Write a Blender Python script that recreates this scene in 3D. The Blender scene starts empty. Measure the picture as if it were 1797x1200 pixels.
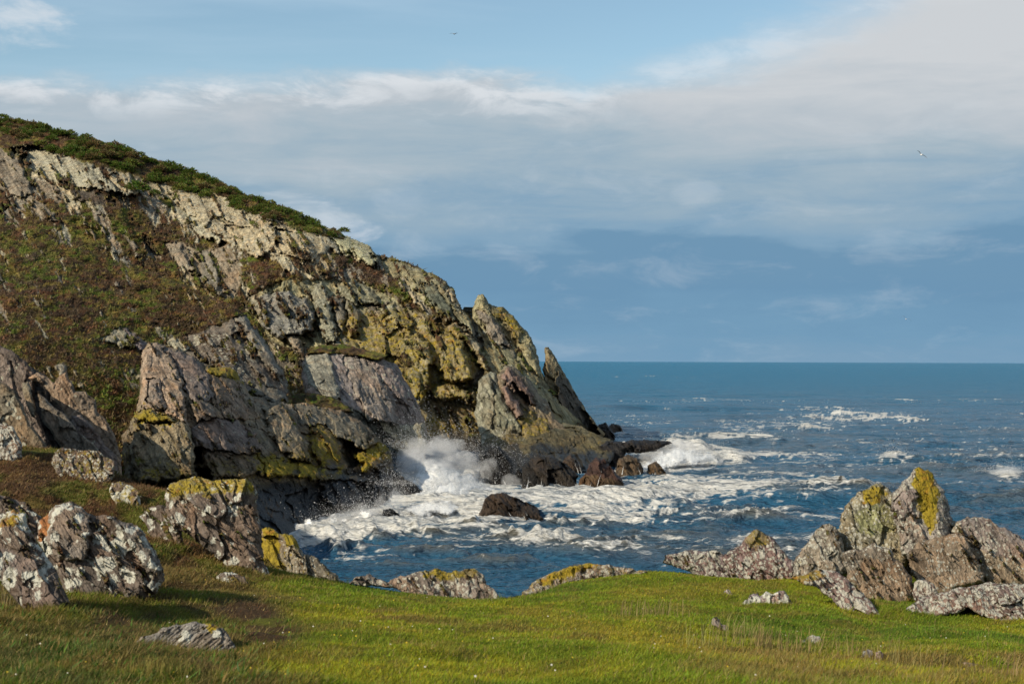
import bpy, math
import numpy as np
from mathutils import Vector, Matrix, Euler

rng = np.random.RandomState(7)
sc = bpy.context.scene
COL = sc.collection

# ------------------------------------------------------------------ camera
F = 2496.0                      # focal length in photo pixels (50 mm on a 36 mm sensor, 1797 px wide)
EYE = Vector((0.0, 0.0, 12.0))
cam_d = bpy.data.cameras.new('camera')
cam_d.lens = 50.0
cam_d.sensor_width = 36.0
cam_d.clip_start = 0.2
cam_d.clip_end = 90000.0
cam_d.dof.use_dof = True
cam_d.dof.focus_distance = 75.0
cam_d.dof.aperture_fstop = 5.6
cam = bpy.data.objects.new('camera', cam_d)
COL.objects.link(cam)
cam.location = EYE
PITCH = math.atan(33.5 / F)
ROLL = 0.0037
cam.rotation_euler = (Matrix.Rotation(math.pi / 2 + PITCH, 3, 'X') @ Matrix.Rotation(ROLL, 3, 'Z')).to_euler()
sc.camera = cam
RM = np.array(cam.rotation_euler.to_matrix())

def ray(px, py):
    """direction (per metre of world depth y) through a point of the photograph"""
    px = np.asarray(px, float); py = np.asarray(py, float)
    d = np.stack([(px - 898.5) / F, -(py - 600.0) / F, -np.ones_like(px + py)], -1) @ RM.T
    return d / d[..., 1:2]

def P(px, py, Y):
    """world point on that ray at depth Y"""
    return ray(px, py) * np.asarray(Y, float)[..., None] + np.array(EYE)

def seaY(px, py):
    r = ray(px, py)
    return -EYE.z / np.minimum(r[..., 2], -1e-5)

# ------------------------------------------------------------------ world, sun, exposure
SUN_DIR = Vector((-0.69, -0.55, 0.53)).normalized()
SUN_EL = math.asin(SUN_DIR.z)
SUN_AZ = math.atan2(SUN_DIR.x, SUN_DIR.y)
world = bpy.data.worlds.new('World')
sc.world = world
world.use_nodes = True

class NT:
    """small helper to write node trees"""
    def __init__(s, tree):
        s.t = tree; s.n = tree.nodes; s.l = tree.links
    def new(s, typ, **kw):
        n = s.n.new(typ)
        for k, v in kw.items():
            setattr(n, k, v)
        return n
    def put(s, sock, v):
        if isinstance(v, bpy.types.NodeSocket):
            s.l.new(v, sock)
        elif v is not None:
            if isinstance(v, (tuple, list)) and len(v) == 3 and sock.type == 'RGBA':
                v = (*v, 1.0)
            sock.default_value = v
    def math(s, op, a, b=None, c=None, clamp=False):
        n = s.new('ShaderNodeMath', operation=op, use_clamp=clamp)
        s.put(n.inputs[0], a)
        if b is not None: s.put(n.inputs[1], b)
        if c is not None: s.put(n.inputs[2], c)
        return n.outputs[0]
    def mix(s, f, a, b, typ='RGBA', blend='MIX'):
        n = s.new('ShaderNodeMix', data_type=typ, blend_type=blend)
        i = {'RGBA': (0, 6, 7), 'FLOAT': (0, 2, 3)}[typ]
        s.put(n.inputs[i[0]], f); s.put(n.inputs[i[1]], a); s.put(n.inputs[i[2]], b)
        return n.outputs[2 if typ == 'RGBA' else 0]
    def noise(s, vec, scale, detail=4.0, rough=0.55, dist=0.0, col=False):
        n = s.new('ShaderNodeTexNoise')
        s.put(n.inputs['Vector'], vec); n.inputs['Scale'].default_value = scale
        n.inputs['Detail'].default_value = detail; n.inputs['Roughness'].default_value = rough
        n.inputs['Distortion'].default_value = dist
        return n.outputs[1 if col else 0]
    def step(s, v, lo, hi, a=0.0, b=1.0):
        n = s.new('ShaderNodeMapRange', interpolation_type='SMOOTHSTEP')
        s.put(n.inputs[0], v); s.put(n.inputs[1], lo); s.put(n.inputs[2], hi)
        s.put(n.inputs[3], a); s.put(n.inputs[4], b)
        return n.outputs[0]
    def lin(s, v, lo, hi, a=0.0, b=1.0):
        n = s.new('ShaderNodeMapRange')
        s.put(n.inputs[0], v); s.put(n.inputs[1], lo); s.put(n.inputs[2], hi)
        s.put(n.inputs[3], a); s.put(n.inputs[4], b)
        return n.outputs[0]
    def comb(s, x, y, z):
        n = s.new('ShaderNodeCombineXYZ')
        s.put(n.inputs[0], x); s.put(n.inputs[1], y); s.put(n.inputs[2], z)
        return n.outputs[0]
    def vmul(s, v, k):
        n = s.new('ShaderNodeVectorMath', operation='MULTIPLY')
        s.put(n.inputs[0], v); s.put(n.inputs[1], k)
        return n.outputs[0]
    def vadd(s, v, k):
        n = s.new('ShaderNodeVectorMath', operation='ADD')
        s.put(n.inputs[0], v); s.put(n.inputs[1], k)
        return n.outputs[0]
    def attr(s, name, out='Color'):
        n = s.new('ShaderNodeAttribute', attribute_name=name)
        return n.outputs[out]
    def bump(s, h, strength, dist, normal=None):
        n = s.new('ShaderNodeBump')
        n.inputs['Strength'].default_value = strength
        n.inputs['Distance'].default_value = dist
        s.put(n.inputs['Height'], h)
        if normal is not None: s.put(n.inputs['Normal'], normal)
        return n.outputs[0]

def build_world():
    w = NT(world.node_tree)
    w.n.clear()
    out = w.new('ShaderNodeOutputWorld')
    bg = w.new('ShaderNodeBackground')
    sky = w.new('ShaderNodeTexSky', sky_type='NISHITA')
    sky.sun_disc = False
    sky.sun_elevation = SUN_EL
    sky.sun_rotation = SUN_AZ
    sky.altitude = 10.0
    sky.air_density = 1.0; sky.dust_density = 0.6; sky.ozone_density = 1.5
    tc = w.new('ShaderNodeTexCoord')
    sep = w.new('ShaderNodeSeparateXYZ')
    w.l.new(tc.outputs['Generated'], sep.inputs[0])
    x, y, z = sep.outputs
    az = w.math('ARCTAN2', x, y)
    el = w.math('DIVIDE', z, w.math('SQRT', w.math('ADD', w.math('MULTIPLY', x, x), w.math('ADD', w.math('MULTIPLY', y, y), 1e-4))))
    # cloud coordinates: azimuth against height, streaks lie level
    uv = w.comb(w.math('SINE', az), w.math('MULTIPLY', el, 2.6), w.math('COSINE', az))
    n1 = w.noise(uv, 3.2, 7.0, 0.58, 0.3)
    n2 = w.noise(w.vadd(uv, (5.2, 1.3, 7.7)), 17.0, 7.0, 0.62, 0.4)
    uv2 = w.comb(w.math('SINE', az), w.math('MULTIPLY', el, 9.0), w.math('COSINE', az))
    n3 = w.noise(w.vadd(uv2, (2.0, 9.0, 1.0)), 2.2, 6.0, 0.55, 0.2)
    # blue above, shown brighter than the veiled lower air
    blue = w.mix(1.0, sky.outputs[0], (SKYK * 1.05, SKYK * 1.10, SKYK * 1.0), blend='MULTIPLY')
    blue = w.mix(w.math('MULTIPLY', w.step(n3, 0.40, 0.72), 0.5), blue, (0.40, 0.54, 0.66))
    # body of the cloud bank: slate at the horizon, pale towards its top
    ramp = w.new('ShaderNodeValToRGB')
    cr = ramp.color_ramp
    pts = [(0.0, (0.175, 0.300, 0.425)), (0.10, (0.150, 0.285, 0.420)), (0.21, (0.132, 0.258, 0.392)), (0.335, (0.138, 0.262, 0.390)),
           (0.385, (0.195, 0.320, 0.440)), (0.50, (0.260, 0.365, 0.455)), (0.62, (0.325, 0.410, 0.475)), (0.78, (0.415, 0.465, 0.510)), (1.0, (0.52, 0.545, 0.57))]
    while len(cr.elements) < len(pts): cr.elements.new(0.5)
    for e, (p, c) in zip(cr.elements, pts):
        e.position = p; e.color = (*c, 1)
    t = w.math('ADD', w.math('DIVIDE', el, 0.25), w.math('MULTIPLY', w.math('SUBTRACT', n3, 0.5), 0.42))
    t = w.math('ADD', t, w.math('MULTIPLY', w.math('SUBTRACT', n1, 0.5), 0.55))
    uv3 = w.comb(w.math('MULTIPLY', w.math('SINE', az), 1.0), w.math('MULTIPLY', el, 5.0), w.math('COSINE', az))
    n4 = w.noise(w.vadd(uv3, (0.4, 3.7, 2.2)), 7.0, 6.0, 0.62, 0.5)
    t = w.math('ADD', t, w.math('MULTIPLY', w.math('MULTIPLY', w.math('SUBTRACT', n4, 0.5), w.step(el, 0.07, 0.12)), 0.55))
    lift = w.step(az, -0.1, 0.35)      # the bank stands paler and higher to the right, above its dark base
    t = w.math('ADD', t, w.math('MULTIPLY', w.math('MULTIPLY', lift, w.step(el, 0.13, 0.2)), 0.22))
    w.l.new(t, ramp.inputs[0])
    bank = ramp.outputs[0]
    bank = w.mix(w.math('MULTIPLY', w.step(n2, 0.5, 0.75), 0.16), bank, (0.62, 0.65, 0.68))
    # top edge of the bank
    edge = w.math('ADD', 0.196, w.math('MULTIPLY', w.math('MAXIMUM', w.math('SUBTRACT', az, 0.05), 0.0), 0.36))
    edge = w.math('ADD', edge, w.math('MULTIPLY', w.math('SUBTRACT', n1, 0.5), 0.12))
    edge = w.math('ADD', edge, w.math('MULTIPLY', w.math('SUBTRACT', n2, 0.5), 0.03))
    edge = w.math('MINIMUM', edge, 0.62)
    d = w.math('SUBTRACT', edge, el)
    cover = w.step(d, -0.008, w.lin(az, 0.0, 0.2, 0.018, 0.045))
    rim = w.math('MULTIPLY', w.step(d, -0.004, 0.012), w.step(d, 0.045, 0.012))
    rim = w.math('MULTIPLY', rim, w.step(n2, 0.40, 0.62))
    bank = w.mix(w.math('MULTIPLY', rim, 0.85), bank, (0.64, 0.67, 0.70))
    # small bright cloud low over the headland and two wisps
    def puff(a0, e0, sa, se, k, amt):
        da = w.math('DIVIDE', w.math('SUBTRACT', az, a0), sa)
        de = w.math('DIVIDE', w.math('SUBTRACT', w.math('ADD', el, w.math('MULTIPLY', w.math('SUBTRACT', az, a0), k)), e0), se)
        r = w.math('ADD', w.math('MULTIPLY', da, da), w.math('MULTIPLY', de, de))
        r = w.math('ADD', r, w.math('MULTIPLY', w.math('SUBTRACT', n2, 0.5), 7.0))
        return w.math('MULTIPLY', w.step(r, 1.6, -0.6), amt)
    c = w.mix(cover, blue, bank)
    for a0, e0, sa, se, k, amt in ((-0.133, 0.1010, 0.034, 0.0115, 0.36, 0.6), (0.128, 0.118, 0.016, 0.010, 0.0, 0.2), (-0.078, 0.112, 0.018, 0.012, 0.0, 0.22), (-0.35, 0.222, 0.05, 0.016, 0.0, 0.7)):
        c = w.mix(puff(a0, e0, sa, se, k, amt), c, (0.60, 0.64, 0.68))
    # below the horizon: as the water would look
    c = w.mix(w.step(el, 0.0, -0.02), c, (0.10, 0.17, 0.22))
    w.l.new(c, bg.inputs[0])
    bg.inputs[1].default_value = 1.0
    w.l.new(bg.outputs[0], out.inputs[0])
SKYK = 0.115                     # Nishita sky strength
build_world()

sun_d = bpy.data.lights.new('sun', 'SUN')
sun_d.energy = 4.9
sun_d.angle = math.radians(0.53)
sun_d.color = (1.0, 0.88, 0.69)
sun = bpy.data.objects.new('sun', sun_d)
COL.objects.link(sun)
sun.rotation_euler = SUN_DIR.to_track_quat('Z', 'Y').to_euler()
sun.location = (-60, -40, 80)
sc.view_settings.view_transform = 'Standard'
sc.view_settings.look = 'None'
sc.view_settings.gamma = 1.0
sc.view_settings.use_curve_mapping = False
sc.view_settings.exposure = 0.22
sc.cycles.use_denoising = True
sc.cycles.max_bounces = 5
sc.cycles.diffuse_bounces = 2
sc.cycles.glossy_bounces = 2
sc.cycles.volume_bounces = 3
sc.cycles.volume_step_rate = 2.0
sc.cycles.transparent_max_bounces = 6

# ------------------------------------------------------------------ noise in numpy
def _mix(h):
    h ^= h >> np.uint32(13); h *= np.uint32(1274126177)
    h ^= h >> np.uint32(16); h *= np.uint32(2246822519)
    h ^= h >> np.uint32(15); h &= np.uint32(0xFFFFFF)
    return h * (1.0 / 0x1000000)

def _u(v, k):
    return np.atleast_1d(v).astype(np.int64).astype(np.uint32) * np.uint32(k)

def _h(ix, iy, seed):
    s = np.uint32((int(seed) * 982451653) & 0xFFFFFFFF)
    return _mix(_u(ix, 374761393) + _u(iy, 668265263) + s).reshape(np.shape(ix) or np.shape(iy))

def vn(x, y, seed=0):
    sh = np.broadcast(x, y).shape
    x = np.atleast_1d(x); y = np.atleast_1d(y)
    ix = np.floor(x); iy = np.floor(y)
    fx = x - ix; fy = y - iy
    fx = fx * fx * fx * (fx * (fx * 6 - 15) + 10); fy = fy * fy * fy * (fy * (fy * 6 - 15) + 10)
    s = np.uint32((int(seed) * 982451653) & 0xFFFFFFFF)
    A = _u(ix, 374761393) + s; B = _u(iy, 668265263)
    A1 = A + np.uint32(374761393); B1 = B + np.uint32(668265263)
    a = _mix(A + B); b = _mix(A1 + B); c = _mix(A + B1); d = _mix(A1 + B1)
    return ((a + (b - a) * fx) * (1 - fy) + (c + (d - c) * fx) * fy).reshape(sh)

def fbm(x, y, seed=0, o=4, g=0.5):
    s = 0; a = 1; t = 0
    for i in range(o):
        s = s + a * vn(x + 17.3 * i, y - 9.1 * i, seed + i); t += a
        x, y = (x * 0.8 - y * 0.6) * 2.07, (x * 0.6 + y * 0.8) * 2.07
        a *= g
    return s / t

def ridge(x, y, seed=0, o=4, g=0.5):
    s = 0; a = 1; t = 0
    for i in range(o):
        s = s + a * (1 - np.abs(2 * vn(x + 7.3 * i, y + 3.1 * i, seed + i) - 1)); t += a
        x, y = (x * 0.8 - y * 0.6) * 2.03, (x * 0.6 + y * 0.8) * 2.03
        a *= g
    return s / t

def worley(x, y, seed=0):
    ix = np.floor(x); iy = np.floor(y)
    f1 = np.full(x.shape, 9e9); f2 = np.full(x.shape, 9e9)
    cx = np.zeros(x.shape); cy = np.zeros(x.shape); cid = np.zeros(x.shape, np.int64)
    for dx in (-1, 0, 1):
        for dy in (-1, 0, 1):
            gx = ix + dx; gy = iy + dy
            qx = gx + 0.1 + 0.8 * _h(gx, gy, seed); qy = gy + 0.1 + 0.8 * _h(gx, gy, seed + 91)
            d = (x - qx) ** 2 + (y - qy) ** 2
            m = d < f1
            f2 = np.where(m, f1, np.minimum(f2, d))
            f1 = np.where(m, d, f1)
            cx = np.where(m, qx, cx); cy = np.where(m, qy, cy)
            cid = np.where(m, (gx.astype(np.int64) & 0xFFFF) * 65536 + (gy.astype(np.int64) & 0xFFFF), cid)
    return np.sqrt(f1), np.sqrt(f2), cx, cy, cid

def idr(cid, seed):
    return _h(cid & 0xFFFF, cid >> 16, seed)

def sm(a, b, x):
    t = np.clip((x - a) / (b - a), 0, 1)
    return t * t * (3 - 2 * t)

def sdist(px, py, poly):
    """signed distance to a polygon, positive inside"""
    poly = np.asarray(poly, float)
    x = px.ravel(); y = py.ravel()
    d = np.full(x.shape, 9e9); ins = np.zeros(x.shape, bool)
    n = len(poly)
    for i in range(n):
        ax, ay = poly[i]; bx, by = poly[(i + 1) % n]
        ex, ey = bx - ax, by - ay
        t = np.clip(((x - ax) * ex + (y - ay) * ey) / (ex * ex + ey * ey + 1e-9), 0, 1)
        d = np.minimum(d, (x - ax - t * ex) ** 2 + (y - ay - t * ey) ** 2)
        c = ((ay > y) != (by > y)) & (x < ex * (y - ay) / (ey if ey != 0 else 1e-9) + ax)
        ins ^= c
    return (np.where(ins, 1, -1) * np.sqrt(d)).reshape(px.shape)

class TPS:
    def __init__(s, pts, vals, lam=1e-3):
        p = np.asarray(pts, float); s.sc = np.abs(p).max(); s.p = p / s.sc
        n = len(p)
        K = s.k(s.p[:, None, :] - s.p[None]) + lam * np.eye(n) * 1e-2
        A = np.zeros((n + 3, n + 3)); A[:n, :n] = K; A[:n, n] = 1; A[:n, n + 1:] = s.p
        A[n:, :n] = A[:n, n:].T
        b = np.zeros(n + 3); b[:n] = vals
        s.w = np.linalg.solve(A, b)
    @staticmethod
    def k(d):
        r2 = (d ** 2).sum(-1) + 1e-12
        return 0.5 * r2 * np.log(r2)
    def __call__(s, x, y):
        sh = np.shape(x); q = np.stack([np.ravel(x), np.ravel(y)], -1) / s.sc
        r = np.full(len(q), s.w[-3]) + q @ s.w[-2:]
        for i, p in enumerate(s.p):
            r = r + s.w[i] * s.k(q - p)
        return r.reshape(sh)

# ------------------------------------------------------------------ mesh and object helpers
def mesh(name, V, Fc, attrs=None, smooth=True, mat=None):
    V = np.ascontiguousarray(V, np.float32); Fc = np.ascontiguousarray(Fc, np.int32)
    me = bpy.data.meshes.new(name)
    me.vertices.add(len(V)); me.vertices.foreach_set('co', V.ravel())
    k = Fc.shape[1]
    me.loops.add(Fc.size); me.loops.foreach_set('vertex_index', Fc.ravel())
    me.polygons.add(len(Fc))
    me.polygons.foreach_set('loop_start', np.arange(0, Fc.size, k, dtype=np.int32))
    me.polygons.foreach_set('loop_total', np.full(len(Fc), k, np.int32))
    me.polygons.foreach_set('use_smooth', np.full(len(Fc), smooth, bool))
    me.update(calc_edges=True)
    for an, av in (attrs or {}).items():
        av = np.asarray(av, np.float32)
        if av.shape[1] == 3: av = np.concatenate([av, np.ones((len(av), 1), np.float32)], 1)
        a = me.attributes.new(an, 'FLOAT_COLOR', 'POINT')
        a.data.foreach_set('color', np.ascontiguousarray(av).ravel())
    if mat is not None: me.materials.append(mat)
    return me

def link(name, me, parent=None, label=None, cat=None, group=None, kind=None):
    o = bpy.data.objects.new(name, me)
    COL.objects.link(o)
    if parent is not None:
        o.parent = parent
        o.matrix_parent_inverse = Matrix.Identity(4)
        o.location = -parent.location
    if label: o['label'] = label
    if cat: o['category'] = cat
    if group: o['group'] = group
    if kind: o['kind'] = kind
    return o

def empty(name, loc, label=None, cat=None, group=None, kind=None):
    o = bpy.data.objects.new(name, None)
    o.empty_display_size = 0.5
    COL.objects.link(o)
    o.location = Vector([float(c) for c in loc])
    if label: o['label'] = label
    if cat: o['category'] = cat
    if group: o['group'] = group
    if kind: o['kind'] = kind
    return o

def sub(V, Fc, attrs, sel):
    """the faces picked by sel as a mesh of their own"""
    f = Fc[sel]
    u, inv = np.unique(f, return_inverse=True)
    return V[u], inv.reshape(f.shape), {k: a[u] for k, a in attrs.items()}
# ------------------------------------------------------------------ materials
def pmat(name):
    m = bpy.data.materials.new(name); m.use_nodes = True
    t = NT(m.node_tree)
    b = m.node_tree.nodes['Principled BSDF']
    return m, t, b

def rock_material(name, s, bumpd, ls=None, wcol=(0.54, 0.50, 0.38)):
    """rock, lichen, heather and turf by attributes: col = own colour, msk = (white lichen, yellow lichen, plant cover);
    s = size of the grain in metres"""
    m, t, b = pmat(name)
    ls = ls or s
    geo = t.new('ShaderNodeNewGeometry')
    pos = geo.outputs['Position']
    col = t.attr('col')
    msk = t.new('ShaderNodeSeparateColor'); t.l.new(t.attr('msk'), msk.inputs[0])
    wl, yl, pl = msk.outputs[0], msk.outputs[1], msk.outputs[2]
    f1 = t.noise(pos, 0.55 / s, 6.0, 0.62, 0.3)
    f2 = t.noise(pos, 2.6 / s, 6.0, 0.68)
    f3 = t.noise(t.vadd(pos, (31, 7, 3)), 0.24 / s, 5.0, 0.6, 0.6)
    mp = t.new('ShaderNodeMapping'); t.l.new(pos, mp.inputs[0]); mp.inputs['Rotation'].default_value = (0, math.radians(-28), 0); mp.inputs['Scale'].default_value = (1.0, 0.7, 0.28)
    vor = t.new('ShaderNodeTexVoronoi', feature='DISTANCE_TO_EDGE')
    t.put(vor.inputs['Vector'], t.vadd(mp.outputs[0], t.vmul(t.noise(pos, 1.2 / s, 3.0, col=True), (1.3 * s,) * 3)))
    f4 = t.noise(mp.outputs[0], 1.9 / s, 6.0, 0.65, 0.4)
    k = t.math('ADD', t.lin(f1, 0.3, 0.7, 0.55, 1.3), t.math('ADD', t.lin(f2, 0.3, 0.7, -0.22, 0.22), t.lin(f4, 0.3, 0.7, -0.30, 0.30)))
    vor.inputs['Scale'].default_value = 0.42 / s
    crack = t.math('MULTIPLY', t.step(vor.outputs[0], 0.035, 0.0), t.math('SUBTRACT', 1.0, pl))
    c = t.mix(1.0, col, t.comb(k, k, k), blend='MULTIPLY')
    c = t.mix(t.math('MULTIPLY', t.step(f3, 0.45, 0.7), 0.35), c, t.mix(1.0, c, (1.45, 1.02, 0.72), blend='MULTIPLY'))
    # crusts of pale and of mustard lichen
    spots = t.new('ShaderNodeTexVoronoi')
    t.put(spots.inputs['Vector'], t.vadd(pos, t.vmul(t.noise(pos, 2.4 / ls, 5.0, 0.7, col=True), (0.75 * ls,) * 3)))
    spots.inputs['Scale'].default_value = 1.15 / ls
    wlv = t.math('ADD', t.math('MULTIPLY', t.math('SUBTRACT', 0.62, spots.outputs[0]), 0.8), t.math('SUBTRACT', t.noise(t.vadd(pos, (3, 40, 9)), 0.8 / ls, 8.0, 0.72), 0.5))
    wlv = t.math('ADD', wlv, t.lin(t.noise(t.vadd(pos, (60, 2, 31)), 0.22 / ls, 4.0, 0.6), 0.35, 0.65, -0.16, 0.13))
    wf = t.math('MULTIPLY', t.step(t.math('ADD', wlv, wl), 0.53, 0.59), t.step(wl, 0.01, 0.10))
    wc = t.mix(f2, (0.22, 0.22, 0.175), wcol)
    c = t.mix(t.math('MULTIPLY', wf, 0.9), c, wc)
    yn = t.noise(t.vadd(pos, (77, 11, 5)), 1.15 / s, 8.0, 0.76, 0.4)
    yf = t.math('MULTIPLY', t.step(t.math('ADD', yn, yl), 0.83, 0.98), t.step(yl, 0.01, 0.08))
    yc = t.mix(t.lin(f2, 0.35, 0.65), (0.170, 0.125, 0.014), (0.36, 0.27, 0.022))
    yc = t.mix(t.step(t.noise(t.vadd(pos, (9, 9, 77)), 0.5 / s, 3.0), 0.58, 0.70), yc, (0.34, 0.17, 0.02))
    c = t.mix(t.math('MULTIPLY', yf, 0.86), c, yc)
    c = t.mix(t.math('MULTIPLY', crack, 0.35), c, (0.04, 0.034, 0.026))
    # plants
    pn = t.noise(pos, 3.2 / s, 5.0, 0.75)
    pk = t.lin(pn, 0.3, 0.7, 0.35, 1.6)
    c = t.mix(pl, c, t.mix(1.0, col, t.comb(pk, pk, pk), blend='MULTIPLY'))
    t.l.new(c, b.inputs['Base Color'])
    wet = t.attr('msk', 'Alpha')
    t.l.new(t.lin(wet, 0.0, 1.0, 0.42, 0.92), b.inputs['Roughness'])
    t.l.new(t.lin(wet, 0.0, 1.0, 0.22, 0.12), b.inputs['Specular IOR Level'])
    h = t.math('ADD', t.math('MULTIPLY', f4, 0.8), t.math('MULTIPLY', f2, 0.45))
    h = t.math('SUBTRACT', h, t.math('MULTIPLY', crack, 0.3))
    h = t.math('ADD', h, t.math('MULTIPLY', t.math('ADD', wf, yf), 0.05))
    h = t.math('ADD', h, t.math('MULTIPLY', t.math('MULTIPLY', pn, pl), 1.2))
    t.l.new(t.bump(h, 0.9, bumpd), b.inputs['Normal'])
    return m

M_FAR = rock_material('rock_far', 0.85, 0.55)
M_MID = rock_material('rock_mid', 0.5, 0.35)
M_NEAR = rock_material('rock_near', 0.10, 0.045, 0.17, (0.74, 0.73, 0.64))
M_BRINK = rock_material('rock_brink', 0.14, 0.08, 0.075, (0.60, 0.57, 0.49))
M_SEAROCK = rock_material('rock_wet', 0.6, 0.4)

# ------------------------------------------------------------------ relief builder
LG = (0.40, 0.35, 0.235)      # pale lichened rock
GG = (0.295, 0.262, 0.150)     # grey-green rock
PB = (0.310, 0.232, 0.165)     # purple-brown rock
PA = (0.245, 0.212, 0.160)      # grey-tan rock
TB = (0.27, 0.21, 0.145)     # tan rock
DK = (0.095, 0.080, 0.062)     # dark tone, for dark rock and for shade painted into recesses
BK = (0.013, 0.012, 0.011)     # black wet rock, also the near-black pockets of the cliff
GW = (0.085, 0.092, 0.070)     # green-black weedy rock
HB = (0.082, 0.050, 0.028)     # heather brown
HM = (0.095, 0.072, 0.026)     # mixed heather and grass
GR = (0.085, 0.115, 0.016)     # green turf
OG = (0.185, 0.140, 0.036)     # ochre grass
GO = (0.032, 0.055, 0.014)     # gorse green

def C(poly, col, w=0.0, y=0.0, p=0.0, up=0.0, tx=None, ty=None, soft=6.0, wet=0.0, cut=True):
    """a traced region: own colour, lichens, plant cover, proud by 'up' metres, tilted tx, ty"""
    return dict(poly=poly, col=col, w=w, y=y, p=p, up=up, tx=tx, ty=ty, soft=soft, wet=wet, cut=cut)

def relief(name, poly, ctrl, base, mat, parent=None, regions=(), step=1.65, cell=46.0, ang=62.0, aniso=2.1,
           tilt=0.55, offs=0.5, rough=1.0, rnd=14.0, rndm=3.0, edge=3.0, seed=1, thick=None, back=(0, 20, -8),
           split=False, waterline=None, label=None, cat=None, group=None, kind=None, part='rock_slab',
           strata=1.0, mottle=None, depth_k=1.0, origin=None, crest=None, expose=0.0, moss=0.0, soft_y=11.0, keep=None):
    poly = np.asarray(poly, float)
    x0, y0 = poly.min(0) - 4 * step; x1, y1 = poly.max(0) + 4 * step
    gx, gy = np.meshgrid(np.arange(x0, x1, step), np.arange(y0, y1, step))
    H, W = gx.shape
    ek = edge
    wx = gx + ek * 2 * (fbm(gx / 17, gy / 17, seed + 5, 4) - 0.5) * 2
    wy = gy + ek * 2 * (fbm(gx / 17, gy / 17, seed + 15, 4) - 0.5) * 2
    sd = sdist(wx, wy, poly)
    ctrl = np.asarray(ctrl, float)
    if len(ctrl) == 1: Y = np.full(gx.shape, ctrl[0, 2])
    elif len(ctrl) < 4:
        A = np.c_[np.ones(len(ctrl)), ctrl[:, :2]]
        s = np.linalg.lstsq(A, ctrl[:, 2], rcond=None)[0]
        Y = s[0] + s[1] * gx + s[2] * gy
    else:
        Y = TPS(ctrl[:, :2], ctrl[:, 2])(gx, gy)
    mpp = Y / F
    # colour, masks and plant cover
    col = np.zeros((H, W, 3)) + np.array(base['col'])
    wl = np.full((H, W), base['w']); yl = np.full((H, W), base['y']); pl = np.full((H, W), base['p']); wet = np.full((H, W), base['wet'])
    nx = gx + 7 * (fbm(gx / 11, gy / 11, seed + 25, 3) - 0.5) * 2
    ny = gy + 7 * (fbm(gx / 11, gy / 11, seed + 35, 3) - 0.5) * 2
    lab = np.full((H, W), -1)
    relif = np.zeros((H, W))
    a = math.radians(ang)
    u = gx * math.cos(a) + gy * math.sin(a)          # along the strata
    v = -gx * math.sin(a) + gy * math.cos(a)         # across
    wu = u + cell * 0.35 * (fbm(u / cell, v / cell, seed + 45, 3) - 0.5) * 2
    wv = v + cell * 0.30 * (fbm(u / cell, v / cell, seed + 55, 3) - 0.5) * 2
    f1, f2, cx, cy, cid = worley(wu / (cell * aniso), wv / cell, seed)
    lu = wu - cx * cell * aniso; lv = wv - cy * cell
    tu = (idr(cid, seed + 1) - 0.5) * 2 * tilt * 0.6
    tv = (idr(cid, seed + 2) - 0.5) * 2 * tilt
    fac = (lu * tu + lv * tv) * mpp + (idr(cid, seed + 3) - 0.5) * 2 * offs * cell * mpp * 0.5
    lab = cid.copy()
    tr = np.zeros((H, W))
    for i, R in enumerate(regions):
        s = sdist(nx, ny, R['poly'])
        m = sm(-R['soft'] * 0.4, R['soft'] * 0.4, s)
        my = sm(-soft_y, soft_y * .6, s + soft_y * 1.6 * (fbm(gx / 13, gy / 15, seed + 29, 4, .6) - .5) * 2)
        col = col * (1 - m[..., None]) + np.array(R['col']) * m[..., None]
        wl = wl * (1 - m) + R['w'] * m; yl = yl * (1 - my) + R['y'] * my; pl = pl * (1 - m) + R['p'] * m; wet = wet * (1 - m) + R['wet'] * m
        if R['cut']:
            ins = s > 0
            q = np.asarray(R['poly'], float).mean(0)
            if R['tx'] is not None:
                pf = ((gx - q[0]) * R['tx'] + (gy - q[1]) * (R['ty'] or 0)) * mpp
                fac = np.where(ins, pf + fac * 0.22, fac)
            if R['p'] < 0.5:
                lab = np.where(ins, (7000 + i) * 65536 + 77, lab)
            d = np.clip(s, 0, None)
            bev = np.sqrt(np.clip(1 - (1 - np.minimum(d / 9.0, 1)) ** 2, 0, 1))
            relif = np.where(ins, -R['up'] * bev, relif)
            tr = np.where(ins, 1, tr)
    if expose:
        en = fbm(u / 46, v / 13, seed + 500, 4, 0.6) * .7 + fbm(u / 9, v / 4, seed + 510, 3) * .3
        ex = sm(.60 - expose, .65 - expose, en) * pl
        if keep is not None: ex = ex * sm(-4, 6, gy - np.interp(gx, keep[0], keep[1]))
        rc = np.where((fbm(gx / 60, gy / 50, seed + 520, 2) > .5)[..., None], np.array(LG), np.array(PA))
        col = col * (1 - ex[..., None]) + rc * ex[..., None]
        pl = pl * (1 - ex); wl = wl + .32 * ex; relif = relif - .5 * ex
    if moss:
        mn = fbm(u / 30, v / 7.5, seed + 530, 4, 0.6) * .75 + fbm(gx / 6, gy / 4, seed + 540, 3) * .25
        mo_ = sm(.64 - moss, .69 - moss, mn) * (1 - wet)
        mc = np.where((fbm(gx / 25, gy / 20, seed + 550, 2) > .5)[..., None], np.array(HB), np.array(HM))
        col = col * (1 - mo_[..., None]) + mc * mo_[..., None]
        pl = np.maximum(pl, mo_)
    # second, finer fracture
    c2 = cell * 0.36
    g1, g2, hx, hy, hid = worley((wu + 9 * fbm(u / 9, v / 9, seed + 60, 2)) / (c2 * aniso * 1.15), wv / c2, seed + 70)
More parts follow.
